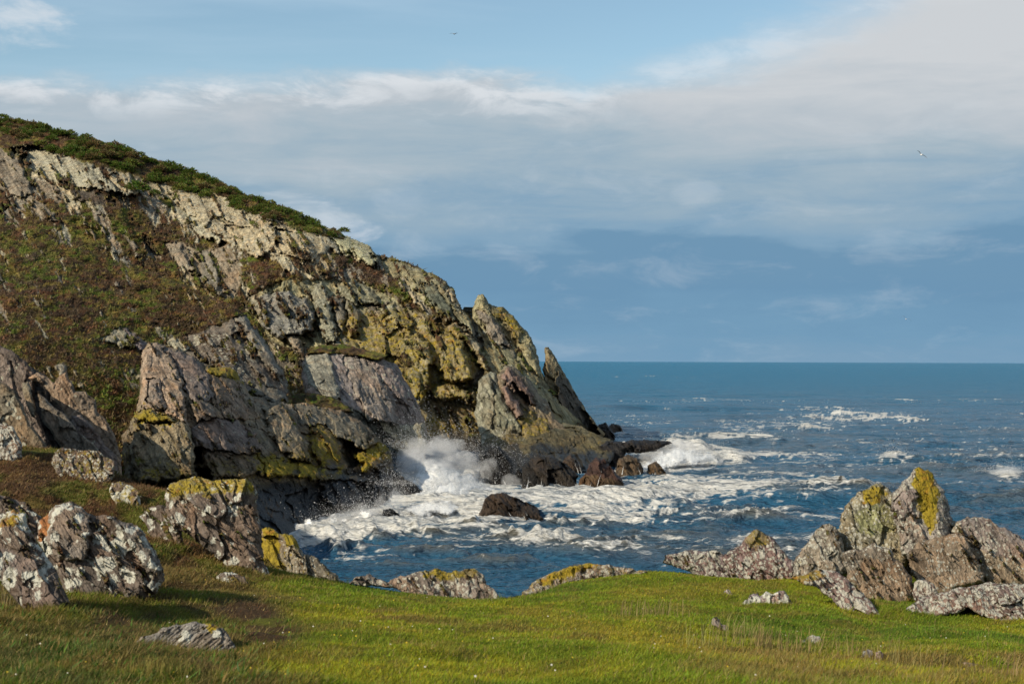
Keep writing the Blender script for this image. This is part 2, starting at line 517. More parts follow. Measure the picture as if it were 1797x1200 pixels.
    f_b = ((wu - hx * c2 * aniso * 1.15) * (idr(hid, seed + 71) - 0.5) * tilt + (wv - hy * c2) * (idr(hid, seed + 72) - 0.5) * 1.7 * tilt + (idr(hid, seed + 73) - 0.5) * c2 * offs) * mpp
    c3 = cell * 0.14
    k1, k2, kx, ky, kid = worley(wu / (c3 * aniso * 1.3), (wv + 2 * fbm(u / 6, v / 6, seed + 61, 2)) / c3, seed + 80)
    f_c = ((wv - ky * c3) * (idr(kid, seed + 82) - 0.5) * 1.7 * tilt + (idr(kid, seed + 83) - 0.5) * c3 * offs) * mpp
    groove = -np.clip(1 - (f2 - f1) / 0.07, 0, 1) * 0.0
    crk = np.clip(1 - (f2 - f1) / 0.05, 0, 1) * cell * 0.045 * mpp + np.clip(1 - (g2 - g1) / 0.07, 0, 1) * c2 * 0.07 * mpp
    st = (fbm(u / (cell * 1.3), v / (cell * 0.075), seed + 90, 3, 0.6) - 0.5) * cell * 0.12 * mpp * strata
    fb = (fbm(gx / (cell * 0.30), gy / (cell * 0.30), seed + 95, 5, 0.66) - 0.5) * cell * 0.13 * mpp
    rockd = (fac + f_b * 1.1 + f_c * 1.3 + crk + st + fb) * rough
    # plant cover: rounded hummocks
    hm = -(1 - np.clip(worley(gx / 9.0 + fbm(gx / 8, gy / 8, seed + 2, 2), gy / 5.5, seed + 99)[0], 0, 1)) * 8.0 * mpp \
         - (fbm(gx / 26, gy / 20, seed + 98, 5, 0.62) - 0.5) * 30 * mpp * np.clip(cell / 40, 0.15, 1) \
         - (ridge(gx / 95 + gy / 160, gy / 60 - gx / 190, seed + 97, 3, .5) - 0.5) * 46 * mpp * (cell > 32)
    soil = hm * min(1.0, cell / 36.0) + fac * 0.25
    Yd = Y + depth_k * (rockd * (1 - pl) + soil * pl) + relif
    if pl.max() > 0.3:
        lo = fbm(gx / 70, gy / 30, seed + 105, 3, .55)
        n = fbm(gx / 30, gy / 13, seed + 101, 5, 0.62) * .7 + lo * .3
        def blend(vc, c, m): return vc * (1 - m[..., None]) + np.array(c) * m[..., None]
        vc = col.copy()
        vc = blend(vc, (0.115, 0.125, 0.026), sm(0.50, 0.58, 1 - lo) * 0.6)
        vc = blend(vc, HB, sm(0.48, 0.54, n) * 0.85)
        vc = blend(vc, GR, sm(0.55, 0.62, fbm(gx / 22, gy / 8, seed + 131, 5, .6) * .75 + (1 - lo) * .25) * 0.85)
        vc = blend(vc, OG, sm(0.57, 0.64, fbm(gx / 17, gy / 6, seed + 141, 5, .6)) * 0.75)
        vc = blend(vc, (0.045, 0.028, 0.02), sm(0.56, 0.63, fbm(gx / 10, gy / 5, seed + 151, 4)) * 0.75)
        vc = blend(vc, (0.15, 0.065, 0.03), sm(0.61, 0.68, fbm(gx / 12, gy / 5, seed + 161, 4)) * 0.55)
        q = np.clip(pl, 0, 1)[..., None]
        vc = vc * (1.18 + .5 * (fbm(gx / 4, gy / 3, seed + 171, 2)[..., None] - .5))
        col = col * (1 - q) + vc * q
    # each slab has a slightly different stone
    tone = 0.84 + 0.32 * idr(lab, seed + 200)
    tone2 = (idr(lab, seed + 201) - 0.5) * 0.05
    rockk = (1 - np.clip(pl, 0, 1))
    col = col * (1 + (tone - 1) * rockk)[..., None]
    col[..., 0] += tone2 * rockk * 0.5 * col[..., 0] / 0.2
    col[..., 2] -= tone2 * rockk * 0.5 * col[..., 2] / 0.2
    stn = sm(0.52, 0.72, fbm(u / 60, v / 4.2, seed + 210, 4, 0.6)) * rockk     # dark seepage stripes down the strata
    col = col * (1 - 0.42 * stn)[..., None]
    # rounding at the outline
    e = np.clip(sd / rnd, 0, 1)
    bulge = 1 - np.sqrt(np.clip(1 - (1 - e) ** 2, 0, 1))
    if crest is not None:            # only the outline above this row is rounded
        pass
    Yd = Yd + rndm * bulge
    V = P(gx, gy, Yd)
    if waterline is not None:
        wn = (fbm(gx / 20, gy / 14, seed + 300, 4) - 0.5)
        z = V[..., 2]
        top = waterline
        mw = sm(top + 0.9, top - 0.5, z + wn * 2.6)
        mo = sm(top + 3.4, top + 0.8, z + wn * 3.4) * (1 - mw)
        col = col * (1 - 0.92 * mw[..., None]) + np.array([0.012, 0.011, 0.010]) * 0.92 * mw[..., None]
        ol = np.array([0.125, 0.095, 0.042])
        col = col * (1 - 0.55 * mo[..., None]) + ol * 0.55 * mo[..., None]
        yl = yl * (1 - mw) + 0.10 * mo; wl = wl * (1 - mw) * (1 - mo * 0.7); pl = pl * (1 - mw)
        wet = np.maximum(wet, mw)
    msk = np.stack([wl, yl, np.clip(pl, 0, 1), 1 - wet], -1)
    ok = sd > -step * 0.5
    q = ok[:-1, :-1] & ok[1:, :-1] & ok[:-1, 1:] & ok[1:, 1:]
    idx = np.arange(H * W).reshape(H, W)
    fi, fj = np.nonzero(q)
    Fc = np.stack([idx[fi + 1, fj], idx[fi + 1, fj + 1], idx[fi, fj + 1], idx[fi, fj]], -1)
    flab = lab[fi, fj]; fpl = pl[fi, fj]
    V = V.reshape(-1, 3); colf = col.reshape(-1, 3); mskf = msk.reshape(-1, 4)
    # border edges
    E = np.concatenate([Fc[:, [0, 1]], Fc[:, [1, 2]], Fc[:, [2, 3]], Fc[:, [3, 0]]])
    key = np.sort(E, 1); kk = key[:, 0].astype(np.int64) * (H * W) + key[:, 1]
    uq, ii, cnt = np.unique(kk, return_index=True, return_counts=True)
    B = E[ii[cnt == 1]]
    attrs = {'col': colf, 'msk': mskf}
    data = dict(col=col, Y=Yd, x0=x0, y0=y0, step=step, pl=pl, ok=ok)
    if thick is not None:
        Vb = P(gx, gy, Y + rndm + thick * np.sqrt(np.clip(1 - (1 - e) ** 2, 0, 1)) + (fb + f_b) * rough * 2).reshape(-1, 3)
        N = len(V)
        F2 = Fc[:, ::-1] + N
        bq = np.stack([B[:, 1], B[:, 0], B[:, 0] + N, B[:, 1] + N], -1)
        V = np.concatenate([V, Vb]); Fc = np.concatenate([Fc, F2, bq])
        attrs = {k: np.concatenate([w_, w_]) for k, w_ in attrs.items()}
        v_, f_, a_ = sub(V, Fc, attrs, np.ones(len(Fc), bool))
        if origin is None: origin = (v_[:, 0].mean(), v_[:, 1].mean(), v_[:, 2].min())
        o = link(name, mesh(name, v_ - np.array(origin), f_, a_, mat=mat), parent, label, cat, group, kind)
        if parent is None: o.location = Vector([float(c) for c in origin])
        else: o.location = Vector([float(c) for c in origin]) - parent.location
        return o, data
    u_, inv = np.unique(B, return_inverse=True); inv = inv.reshape(B.shape)
    gxf = gx.ravel()[u_]; gyf = gy.ravel()[u_]
    qc = poly.mean(0)
    Vbk = P(qc[0] + (gxf - qc[0]) * .90, qc[1] + (gyf - qc[1]) * .90, Yd.ravel()[u_] + back[1])
    Vk = np.concatenate([V[u_], Vbk])
    nk = len(u_)
    Fk = np.stack([inv[:, 1], inv[:, 0], inv[:, 0] + nk, inv[:, 1] + nk], -1)
    ak = {k: np.concatenate([w_[u_], w_[u_]]) for k, w_ in attrs.items()}
    if not split:
        V2 = np.concatenate([V, Vbk])
        bk = -np.ones(len(V), int); bk[u_] = np.arange(nk) + len(V)
        Fk2 = np.stack([B[:, 1], B[:, 0], bk[B[:, 0]], bk[B[:, 1]]], -1)
        attrs2 = {k: np.concatenate([w_, w_[u_]]) for k, w_ in attrs.items()}
        F3 = np.concatenate([Fc, Fk2])
        v_, f_, a_ = sub(V2, F3, attrs2, np.ones(len(F3), bool))
        o = link(name, mesh(name, v_, f_, a_, mat=mat), parent, label, cat, group, kind)
        return o, data
    link('back_slope', mesh('back_slope', Vk, Fk, ak, mat=mat), parent)
    veg = fpl > 0.5
    if veg.any():
        v_, f_, a_ = sub(V, Fc, attrs, veg)
        link('heather_cover', mesh('heather_cover', v_, f_, a_, mat=mat), parent, kind='stuff')
    rl = np.where(veg, -5, flab)
    uq, inv, cnt = np.unique(rl, return_inverse=True, return_counts=True)
    small = np.zeros(len(Fc), bool)
    for j, (l_, n_) in enumerate(zip(uq, cnt)):
        if l_ == -5: continue
        if n_ < 90: small |= inv == j; continue
        v_, f_, a_ = sub(V, Fc, attrs, inv == j)
        link(part, mesh(part, v_, f_, a_, mat=mat), parent)
    if small.any():
        v_, f_, a_ = sub(V, Fc, attrs, small)
        link('rock_rubble', mesh('rock_rubble', v_, f_, a_, mat=mat), parent, kind='stuff')
    return None, data
# ------------------------------------------------------------------ the headland
hd = empty('headland', P(500, 640, 190), kind='structure')
A_poly = [(-160, 140), (-100, 165), (0, 206), (50, 214), (110, 233), (200, 252), (250, 273), (300, 290), (350, 307), (400, 327), (450, 348), (500, 364),
          (540, 384), (580, 403), (610, 414), (648, 430), (665, 447), (700, 457), (740, 470), (780, 491), (798, 508), (806, 530), (818, 548), (826, 556),
          (834, 540), (880, 545), (905, 565), (930, 600), (945, 640), (958, 668), (985, 690), (1010, 715), (1040, 742), (1060, 760), (1050, 800), (1010, 850),
          (900, 860), (820, 880), (700, 900), (600, 930), (400, 960), (-160, 960)]
A_ctrl = [(0, 205, 290), (300, 290, 270), (650, 430, 235), (800, 510, 215), (940, 600, 212), (955, 615, 210), (1045, 745, 212), (1000, 800, 176), (900, 800, 174),
          (900, 700, 186), (800, 800, 182), (780, 700, 190), (700, 780, 174), (700, 600, 197), (550, 600, 198), (450, 520, 208), (450, 700, 178), (600, 860, 160),
          (300, 480, 218), (0, 400, 224), (0, 260, 265), (200, 330, 244), (0, 700, 175), (300, 800, 160), (500, 450, 216), (-160, 140, 300), (-160, 900, 160)]
A_reg = [
    # pale rock bands below the gorse
    C([(18, 258), (60, 254), (110, 272), (150, 288), (205, 303), (240, 328), (232, 345), (180, 332), (130, 325), (80, 312), (40, 288)], LG, w=.36, up=1.6, tx=-.5, ty=-.4),
    C([(185, 305), (225, 305), (240, 330), (238, 342), (205, 335)], LG, w=.36, up=2.2, tx=-.6),
    C([(255, 325), (300, 312), (330, 325), (400, 345), (450, 365), (520, 398), (600, 420), (650, 434), (658, 452), (640, 462), (575, 440), (560, 452), (540, 462),
       (480, 448), (430, 445), (390, 425), (345, 388), (305, 362), (280, 345)], LG, w=.36, up=1.4),
    C([(410, 345), (470, 352), (480, 380), (440, 375), (415, 362)], HB, p=1),
    C([(455, 380), (500, 390), (545, 400), (560, 412), (510, 402), (470, 396)], HB, p=1),
    C([(395, 395), (440, 400), (470, 440), (455, 458), (425, 440), (415, 425)], LG, w=.34, up=2.0, tx=-.4, ty=-.3),
    C([(480, 400), (520, 410), (545, 435), (555, 455), (520, 462), (490, 445)], LG, w=.34, up=2.2, tx=-.5, ty=-.2),
    C([(560, 395), (600, 400), (655, 425), (662, 455), (655, 470), (630, 452), (600, 440), (580, 420)], (.34, .325, .20), w=.3, y=.15, up=2.6, tx=-.7, ty=-.3),
    C([(0, 262), (25, 268), (45, 300), (58, 335), (40, 345), (0, 335), (-60, 330), (-60, 255)], PA, w=.16, up=1.8, tx=-.3),
    C([(45, 345), (68, 350), (85, 365), (101, 388), (80, 385), (55, 365)], PA, w=.15, up=2.2, tx=-.4),
    C([(60, 320), (100, 325), (115, 345), (108, 358), (75, 345)], PA, w=.2, up=1.0),
    C([(125, 332), (170, 335), (200, 350), (205, 362), (160, 358), (130, 350)], DK, w=.1, up=1.0, tx=.5),
    C([(290, 365), (310, 362), (350, 390), (390, 420), (380, 428), (340, 405), (300, 385)], LG, w=.25, up=1.0, tx=-.3),
    # grey-tan crag in the corner
    C([(288, 428), (312, 424), (352, 438), (400, 430), (422, 455), (424, 480), (416, 522), (385, 522), (350, 502), (318, 472)], PA, w=.2, up=.6),
    C([(288, 428), (312, 424), (330, 450), (342, 480), (318, 472)], PA, w=.25, up=2.4, tx=-.6),
    C([(352, 438), (372, 440), (385, 480), (388, 520), (362, 508), (350, 480)], PA, w=.15, up=2.2, tx=-.5),
    # brown ledge
    C([(424, 480), (440, 455), (500, 445), (550, 462), (600, 442), (640, 462), (690, 490), (720, 520), (700, 530), (640, 492), (560, 485), (500, 492), (450, 512), (425, 530)], HB, p=1, up=.6),
    C([(425, 525), (455, 515), (465, 600), (500, 612), (530, 640), (500, 660), (460, 600), (430, 560)], GR, p=1),
    # middle buttress
    C([(440, 520), (462, 505), (505, 492), (560, 488), (640, 495), (700, 530), (760, 570), (700, 600), (640, 600), (560, 612), (500, 610), (465, 590), (445, 560)], GG, w=.22, y=.06),
    C([(446, 530), (468, 514), (507, 512), (540, 525), (550, 552), (550, 582), (512, 588), (487, 594), (464, 576)], (.25, .235, .20), w=.26, up=4.2, tx=-.05, ty=-.25),
    C([(434, 515), (452, 512), (462, 545), (462, 572), (448, 556)], (.30, .26, .18), w=.22, up=2.6, tx=-.8),
    C([(545, 503), (562, 495), (578, 520), (585, 560), (592, 600), (572, 603), (560, 580), (553, 545)], (.27, .245, .165), w=.3, y=.08, up=4.0, tx=-.5, ty=-.2),
    C([(582, 520), (604, 518), (608, 560), (600, 592), (590, 570)], PA, w=.22, up=2.8, tx=.3),
    C([(592, 500), (620, 490), (655, 508), (668, 530), (640, 534), (604, 530)], (.25, .245, .165), w=.26, up=2.6, tx=-.1, ty=-.4),
    C([(604, 520), (625, 535), (634, 560), (630, 590), (610, 570)], (.26, .235, .165), w=.26, y=.1, up=3.2, tx=-.5),
    C([(605, 562), (618, 562), (630, 590), (612, 590)], LG, w=.3, up=4.2, tx=-.4),
    C([(500, 585), (515, 584), (535, 605), (535, 628), (520, 615)], PA, w=.3, up=4.0, tx=-.4),
    C([(575, 600), (595, 595), (625, 600), (640, 620), (600, 618)], (.25, .23, .17), w=.25, y=.2, up=3.0),
    C([(640, 535), (690, 530), (730, 560), (720, 600), (670, 590)], PA, w=.12, y=.28, up=1.4),
    C([(660, 540), (690, 530), (705, 560), (715, 575), (690, 568)], GG, w=.22, y=.15, up=3.2, tx=-.4, ty=-.3),
    C([(625, 600), (660, 595), (700, 610), (705, 640), (660, 632)], HM, p=1),
    # long grey slabs of the upper edge
    C([(662, 450), (700, 460), (745, 474), (785, 498), (806, 530), (824, 560), (838, 600), (815, 588), (780, 560), (740, 525), (700, 495), (672, 475)], GG, w=.24, up=2.0, tx=-.25, ty=-.3),
    C([(690, 488), (708, 486), (728, 520), (752, 548), (740, 545), (708, 515)], LG, w=.3, up=3.2, tx=-.5),
    C([(735, 492), (765, 500), (790, 540), (820, 580), (815, 590), (785, 562), (755, 530)], (.19, .195, .135), w=.14, up=3.0, tx=.1, ty=-.2),
    C([(780, 500), (800, 515), (812, 550), (800, 540), (785, 520)], LG, w=.3, up=2.6, tx=-.3),
    C([(820, 545), (832, 548), (840, 590), (852, 620), (838, 610), (826, 580)], GR, p=1, up=-2.5),
    # mustard walls
    C([(640, 600), (700, 575), (735, 575), (760, 595), (830, 600), (845, 640), (830, 680), (760, 690), (750, 735), (735, 730), (715, 680), (690, 640)], (.20, .175, .12), w=.08, y=.42),
    C([(700, 598), (728, 582), (752, 600), (762, 640), (756, 678), (748, 702), (735, 715), (720, 680), (706, 640)], (.20, .165, .10), y=.58, up=3.4, tx=-.35, ty=-.1),
    C([(765, 590), (790, 580), (812, 598), (822, 640), (828, 664), (800, 675), (780, 670), (770, 640)], (.20, .165, .10), y=.60, up=4.2, tx=-.3, ty=-.1),
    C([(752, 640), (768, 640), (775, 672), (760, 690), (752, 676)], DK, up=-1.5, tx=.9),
    C([(826, 610), (838, 620), (855, 650), (835, 668), (826, 650)], DK, up=-1.5, tx=1.2),  # recess beside the wall, its shadow painted in as dark colour
    C([(800, 560), (830, 590), (850, 625), (860, 650), (845, 645), (815, 600), (780, 580)], LG, w=.28, up=2.8, tx=-.3),
    # wall facing left above the surge
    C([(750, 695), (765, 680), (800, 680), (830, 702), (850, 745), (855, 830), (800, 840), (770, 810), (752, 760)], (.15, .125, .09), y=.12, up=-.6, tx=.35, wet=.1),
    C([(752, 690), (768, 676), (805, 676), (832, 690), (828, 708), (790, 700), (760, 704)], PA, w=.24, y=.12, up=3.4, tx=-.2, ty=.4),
    C([(818, 690), (832, 685), (838, 715), (825, 712)], GR, p=1, up=2),
]
baseA = C([], HM, p=1.0)
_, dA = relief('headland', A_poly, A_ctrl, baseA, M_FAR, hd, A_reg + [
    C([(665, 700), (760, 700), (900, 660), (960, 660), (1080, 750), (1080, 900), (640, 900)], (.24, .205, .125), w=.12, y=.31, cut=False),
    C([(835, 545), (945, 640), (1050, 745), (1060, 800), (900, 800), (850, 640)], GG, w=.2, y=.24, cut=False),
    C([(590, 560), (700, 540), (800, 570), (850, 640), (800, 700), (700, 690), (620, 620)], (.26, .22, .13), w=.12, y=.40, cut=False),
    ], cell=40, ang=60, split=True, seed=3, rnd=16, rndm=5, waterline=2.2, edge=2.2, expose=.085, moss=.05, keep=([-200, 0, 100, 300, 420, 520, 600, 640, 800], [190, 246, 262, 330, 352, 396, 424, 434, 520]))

# free standing parts of the headland in front of the main face
def crag(name, poly, ctrl, base, **k):
    kk = dict(cell=30, ang=60, rnd=11, rndm=2.2, edge=1.8, step=1.25, back=(3, 9, -2), moss=.0)
    kk.update(k)
    parent = kk.pop('parent', hd)
    m = kk.pop('mat', M_FAR)
    regs = kk.pop('regions', ())
    return relief(name, poly, ctrl, base, m, parent, regs, **kk)

crag('rock_pinnacle', [(829, 560), (832, 530), (838, 517), (847, 516), (856, 530), (868, 536), (885, 540), (900, 552), (914, 570), (930, 590), (941, 612), (948, 640), (955, 665),
                       (940, 680), (905, 672), (872, 655), (864, 620), (850, 592), (836, 572)],
     [(840, 520, 208), (940, 620, 204), (870, 650, 199), (930, 675, 197)], C([], GG, w=.22, y=.16), seed=11, back=(4, 14, -4),
     regions=[C([(855, 534), (880, 538), (902, 555), (918, 575), (915, 600), (895, 585), (872, 560)], (.22, .20, .12), w=.15, y=.42, up=.9, tx=-.3),
              C([(838, 545), (852, 545), (885, 585), (895, 610), (880, 618), (862, 600)], (.23, .205, .165), w=.22, up=1.6, tx=-.35),
              C([(866, 608), (885, 606), (903, 618), (920, 640), (935, 668), (905, 665), (880, 645)], (.15, .14, .105), w=.05, up=2.0, tx=-.05, ty=-.1),
              C([(905, 600), (930, 600), (944, 640), (950, 660), (930, 650), (915, 625)], GG, w=.22, y=.1, up=1.4, tx=-.4)])
crag('rock_pillar', [(957, 612), (963, 609), (970, 617), (976, 628), (990, 655), (1005, 680), (1024, 712), (1045, 742), (1062, 762), (1040, 775), (1000, 770), (975, 735), (960, 700), (953, 660)],
     [(960, 612, 206), (1040, 740, 203), (975, 735, 197)], C([], (.235, .19, .11), w=.1, y=.22), seed=12, rndm=1.6,
     regions=[C([(980, 655), (992, 660), (1040, 742), (1055, 760), (1010, 760), (985, 710), (975, 672)], (.12, .10, .075), up=-1.2, tx=1.1, ty=.1),  # lower right flank: shade painted as a darker colour
              C([(958, 690), (972, 688), (982, 730), (968, 725)], (.22, .18, .09), y=.5, up=1.8, tx=-.3)])
crag('rock_buttress', [(836, 700), (840, 670), (858, 652), (872, 655), (884, 690), (898, 718), (918, 742), (928, 765), (900, 778), (880, 800), (850, 800), (840, 760), (833, 725)],
     [(860, 655, 184), (920, 760, 176), (850, 790, 175)], C([], (.255, .25, .185), w=.22, y=.05), seed=13, tilt=.35,
     regions=[C([(838, 690), (842, 668), (858, 656), (868, 690), (866, 750), (850, 742)], (.28, .265, .19), w=.2, up=.8, tx=-.5),
              C([(866, 690), (880, 690), (915, 745), (920, 765), (890, 760), (868, 745)], (.22, .225, .165), w=.2, up=.9, tx=.05)])
crag('rock_buttress', [(872, 660), (885, 640), (905, 645), (930, 668), (945, 690), (960, 700), (975, 735), (1000, 755), (1040, 760), (1048, 790), (1000, 810), (950, 815), (925, 790), (915, 750), (890, 715), (878, 690)],
     [(885, 645, 186), (960, 700, 186), (1000, 800, 172), (930, 790, 172)], C([], (.215, .175, .12), w=.1, y=.26), seed=14, cell=26,
     waterline=None,
     regions=[C([(880, 665), (892, 645), (912, 660), (935, 690), (940, 712), (920, 700), (905, 690), (890, 675)], (.23, .17, .145), w=.1, y=.16, up=2.2, tx=-.35),
              C([(878, 680), (892, 676), (912, 712), (925, 735), (905, 735), (890, 712)], (.235, .17, .14), w=.1, y=.2, up=2.4, tx=-.4),
              C([(895, 672), (908, 678), (930, 700), (935, 715), (920, 712)], DK, up=-2.2, tx=.8),  # cleft in shadow, the darkness put into its colour
              C([(895, 740), (925, 720), (960, 745), (975, 775), (930, 770), (905, 765)], (.215, .17, .085), y=.38, up=1.4)])
crag('rock_shelf', [(852, 770), (900, 752), (940, 765), (980, 740), (1020, 748), (1052, 765), (1080, 775), (1078, 800), (1060, 830), (1000, 850), (930, 840), (880, 835), (850, 830), (838, 800)],
     [(860, 775, 172), (1070, 780, 170), (900, 830, 152), (1050, 830, 152)], C([], (.15, .14, .09), w=.14, y=.20), seed=15, waterline=1.6, tilt=1.0, cell=20, offs=.8, rough=1.2,
     regions=[C([(925, 765), (965, 745), (1022, 755), (1028, 775), (985, 790), (945, 800)], (.085, .088, .065), y=.05, up=1.2, tx=.15, ty=.3),
              C([(940, 745), (975, 728), (990, 738), (960, 755)], (.22, .18, .08), y=.42, up=2.4)])
crag('pink_slab', [(528, 665), (531, 635), (540, 618), (562, 612), (620, 618), (662, 624), (698, 640), (712, 668), (728, 700), (745, 735), (756, 780), (735, 798), (690, 800), (655, 770), (600, 730), (560, 700), (534, 690)],
     [(540, 620, 157), (660, 624, 160), (740, 740, 156), (690, 795, 150), (560, 695, 146)], C([], (.275, .225, .195), w=.22), seed=16, tilt=.28, offs=.25, cell=44, ang=64, rndm=2.5, rnd=12,
     regions=[C([(530, 640), (545, 620), (575, 618), (590, 660), (600, 700), (575, 700), (545, 680)], (.285, .26, .195), w=.24, up=1.0, tx=-.3),
              C([(600, 625), (640, 625), (672, 665), (690, 700), (700, 750), (660, 740), (625, 700)], (.285, .25, .215), w=.22, up=1.0, tx=-.15, ty=-.2),
              C([(650, 630), (690, 640), (712, 680), (720, 715), (700, 705), (672, 665)], (.225, .19, .175), w=.28, up=.6, tx=.05),
              C([(640, 735), (700, 745), (745, 740), (756, 790), (700, 800), (660, 780)], (.28, .245, .165), w=.1, up=.8, tx=-.3),
              C([(610, 715), (640, 725), (690, 770), (690, 795), (650, 790), (610, 750)], (.10, .10, .08), w=.3, y=.05, up=0)])
crag('grass_ledge', [(536, 622), (560, 606), (600, 604), (640, 612), (680, 624), (668, 634), (620, 624), (570, 620)], [(540, 615, 157), (680, 625, 159), (600, 604, 161)],
     C([], (.17, .13, .03), p=1), seed=17, rnd=6, rndm=1.2, part='x')
crag('grass_ledge', [(500, 700), (520, 690), (560, 690), (600, 705), (622, 722), (600, 726), (560, 716), (520, 716)], [(500, 700, 142), (620, 720, 143), (560, 690, 145)],
     C([], GR, p=1), seed=18, rnd=6, rndm=1.2)

# ------------------------------------------------------------------ heather slope with its slabs
hs = empty('heather_slope', P(200, 700, 120), kind='structure')
B_poly = [(-160, 370), (0, 388), (60, 397), (150, 440), (230, 466), (290, 486), (340, 506), (400, 535), (432, 552), (452, 578), (472, 605), (490, 640), (507, 672),
          (512, 720), (480, 760), (300, 800), (250, 900), (-160, 900)]
B_ctrl = [(0, 388, 168), (150, 440, 162), (430, 550, 152), (505, 690, 140), (300, 610, 142), (0, 600, 125), (200, 750, 113), (-160, 370, 175), (-160, 850, 92), (450, 750, 124), (250, 850, 104)]
B_reg = [
    C([(-50, 385), (0, 392), (60, 400), (150, 443), (240, 472), (300, 492), (290, 505), (200, 475), (120, 445), (50, 415), (-50, 400)], (.115, .11, .022), p=1),
    C([(190, 640), (250, 640), (250, 760), (215, 780), (190, 760), (170, 700)], GR, p=1),
    C([(60, 440), (200, 480), (240, 540), (120, 560), (0, 520), (0, 430)], (.085, .062, .035), p=1),
    C([(288, 600), (300, 588), (345, 585), (385, 570), (410, 556), (436, 556), (452, 580), (472, 607), (490, 642), (506, 674), (506, 705), (470, 702), (435, 690), (410, 665), (360, 640), (318, 622)], (.20, .172, .14), w=.3, up=1.2),
    C([(410, 556), (436, 556), (455, 585), (478, 615), (500, 665), (480, 660), (440, 610)], (.26, .225, .175), w=.3, up=2.4, tx=-.4),
    C([(290, 600), (304, 590), (325, 592), (335, 610), (315, 620)], LG, w=.3, up=2.0, tx=-.3),
    C([(440, 690), (452, 672), (500, 690), (506, 706), (470, 704)], (.20, .18, .14), w=.2, up=2.2, tx=-.2),
    C([(174, 598), (190, 588), (210, 575), (216, 580), (240, 612), (232, 614), (205, 606)], LG, w=.3, up=1.8, tx=-.4),
    C([(212, 574), (222, 578), (262, 604), (250, 622), (238, 616), (222, 592)], (.235, .195, .19), w=.14, up=2.2, tx=.0),
    C([(230, 648), (238, 646), (240, 656), (232, 658)], LG, up=1.2), C([(238, 656), (247, 653), (250, 662), (241, 664)], LG, up=1.2),
    C([(93, 643), (104, 640), (115, 642), (116, 656), (104, 656)], PA, w=.2, up=1.6, tx=-.3),
]
_, dB = relief('heather_slope', B_poly, B_ctrl, C([], HM, p=1.0), M_MID, hs, B_reg, cell=34, ang=58, split=True, seed=21, expose=-.03, moss=.03, rnd=12, rndm=4, edge=2.5, back=(2, 5, -10))

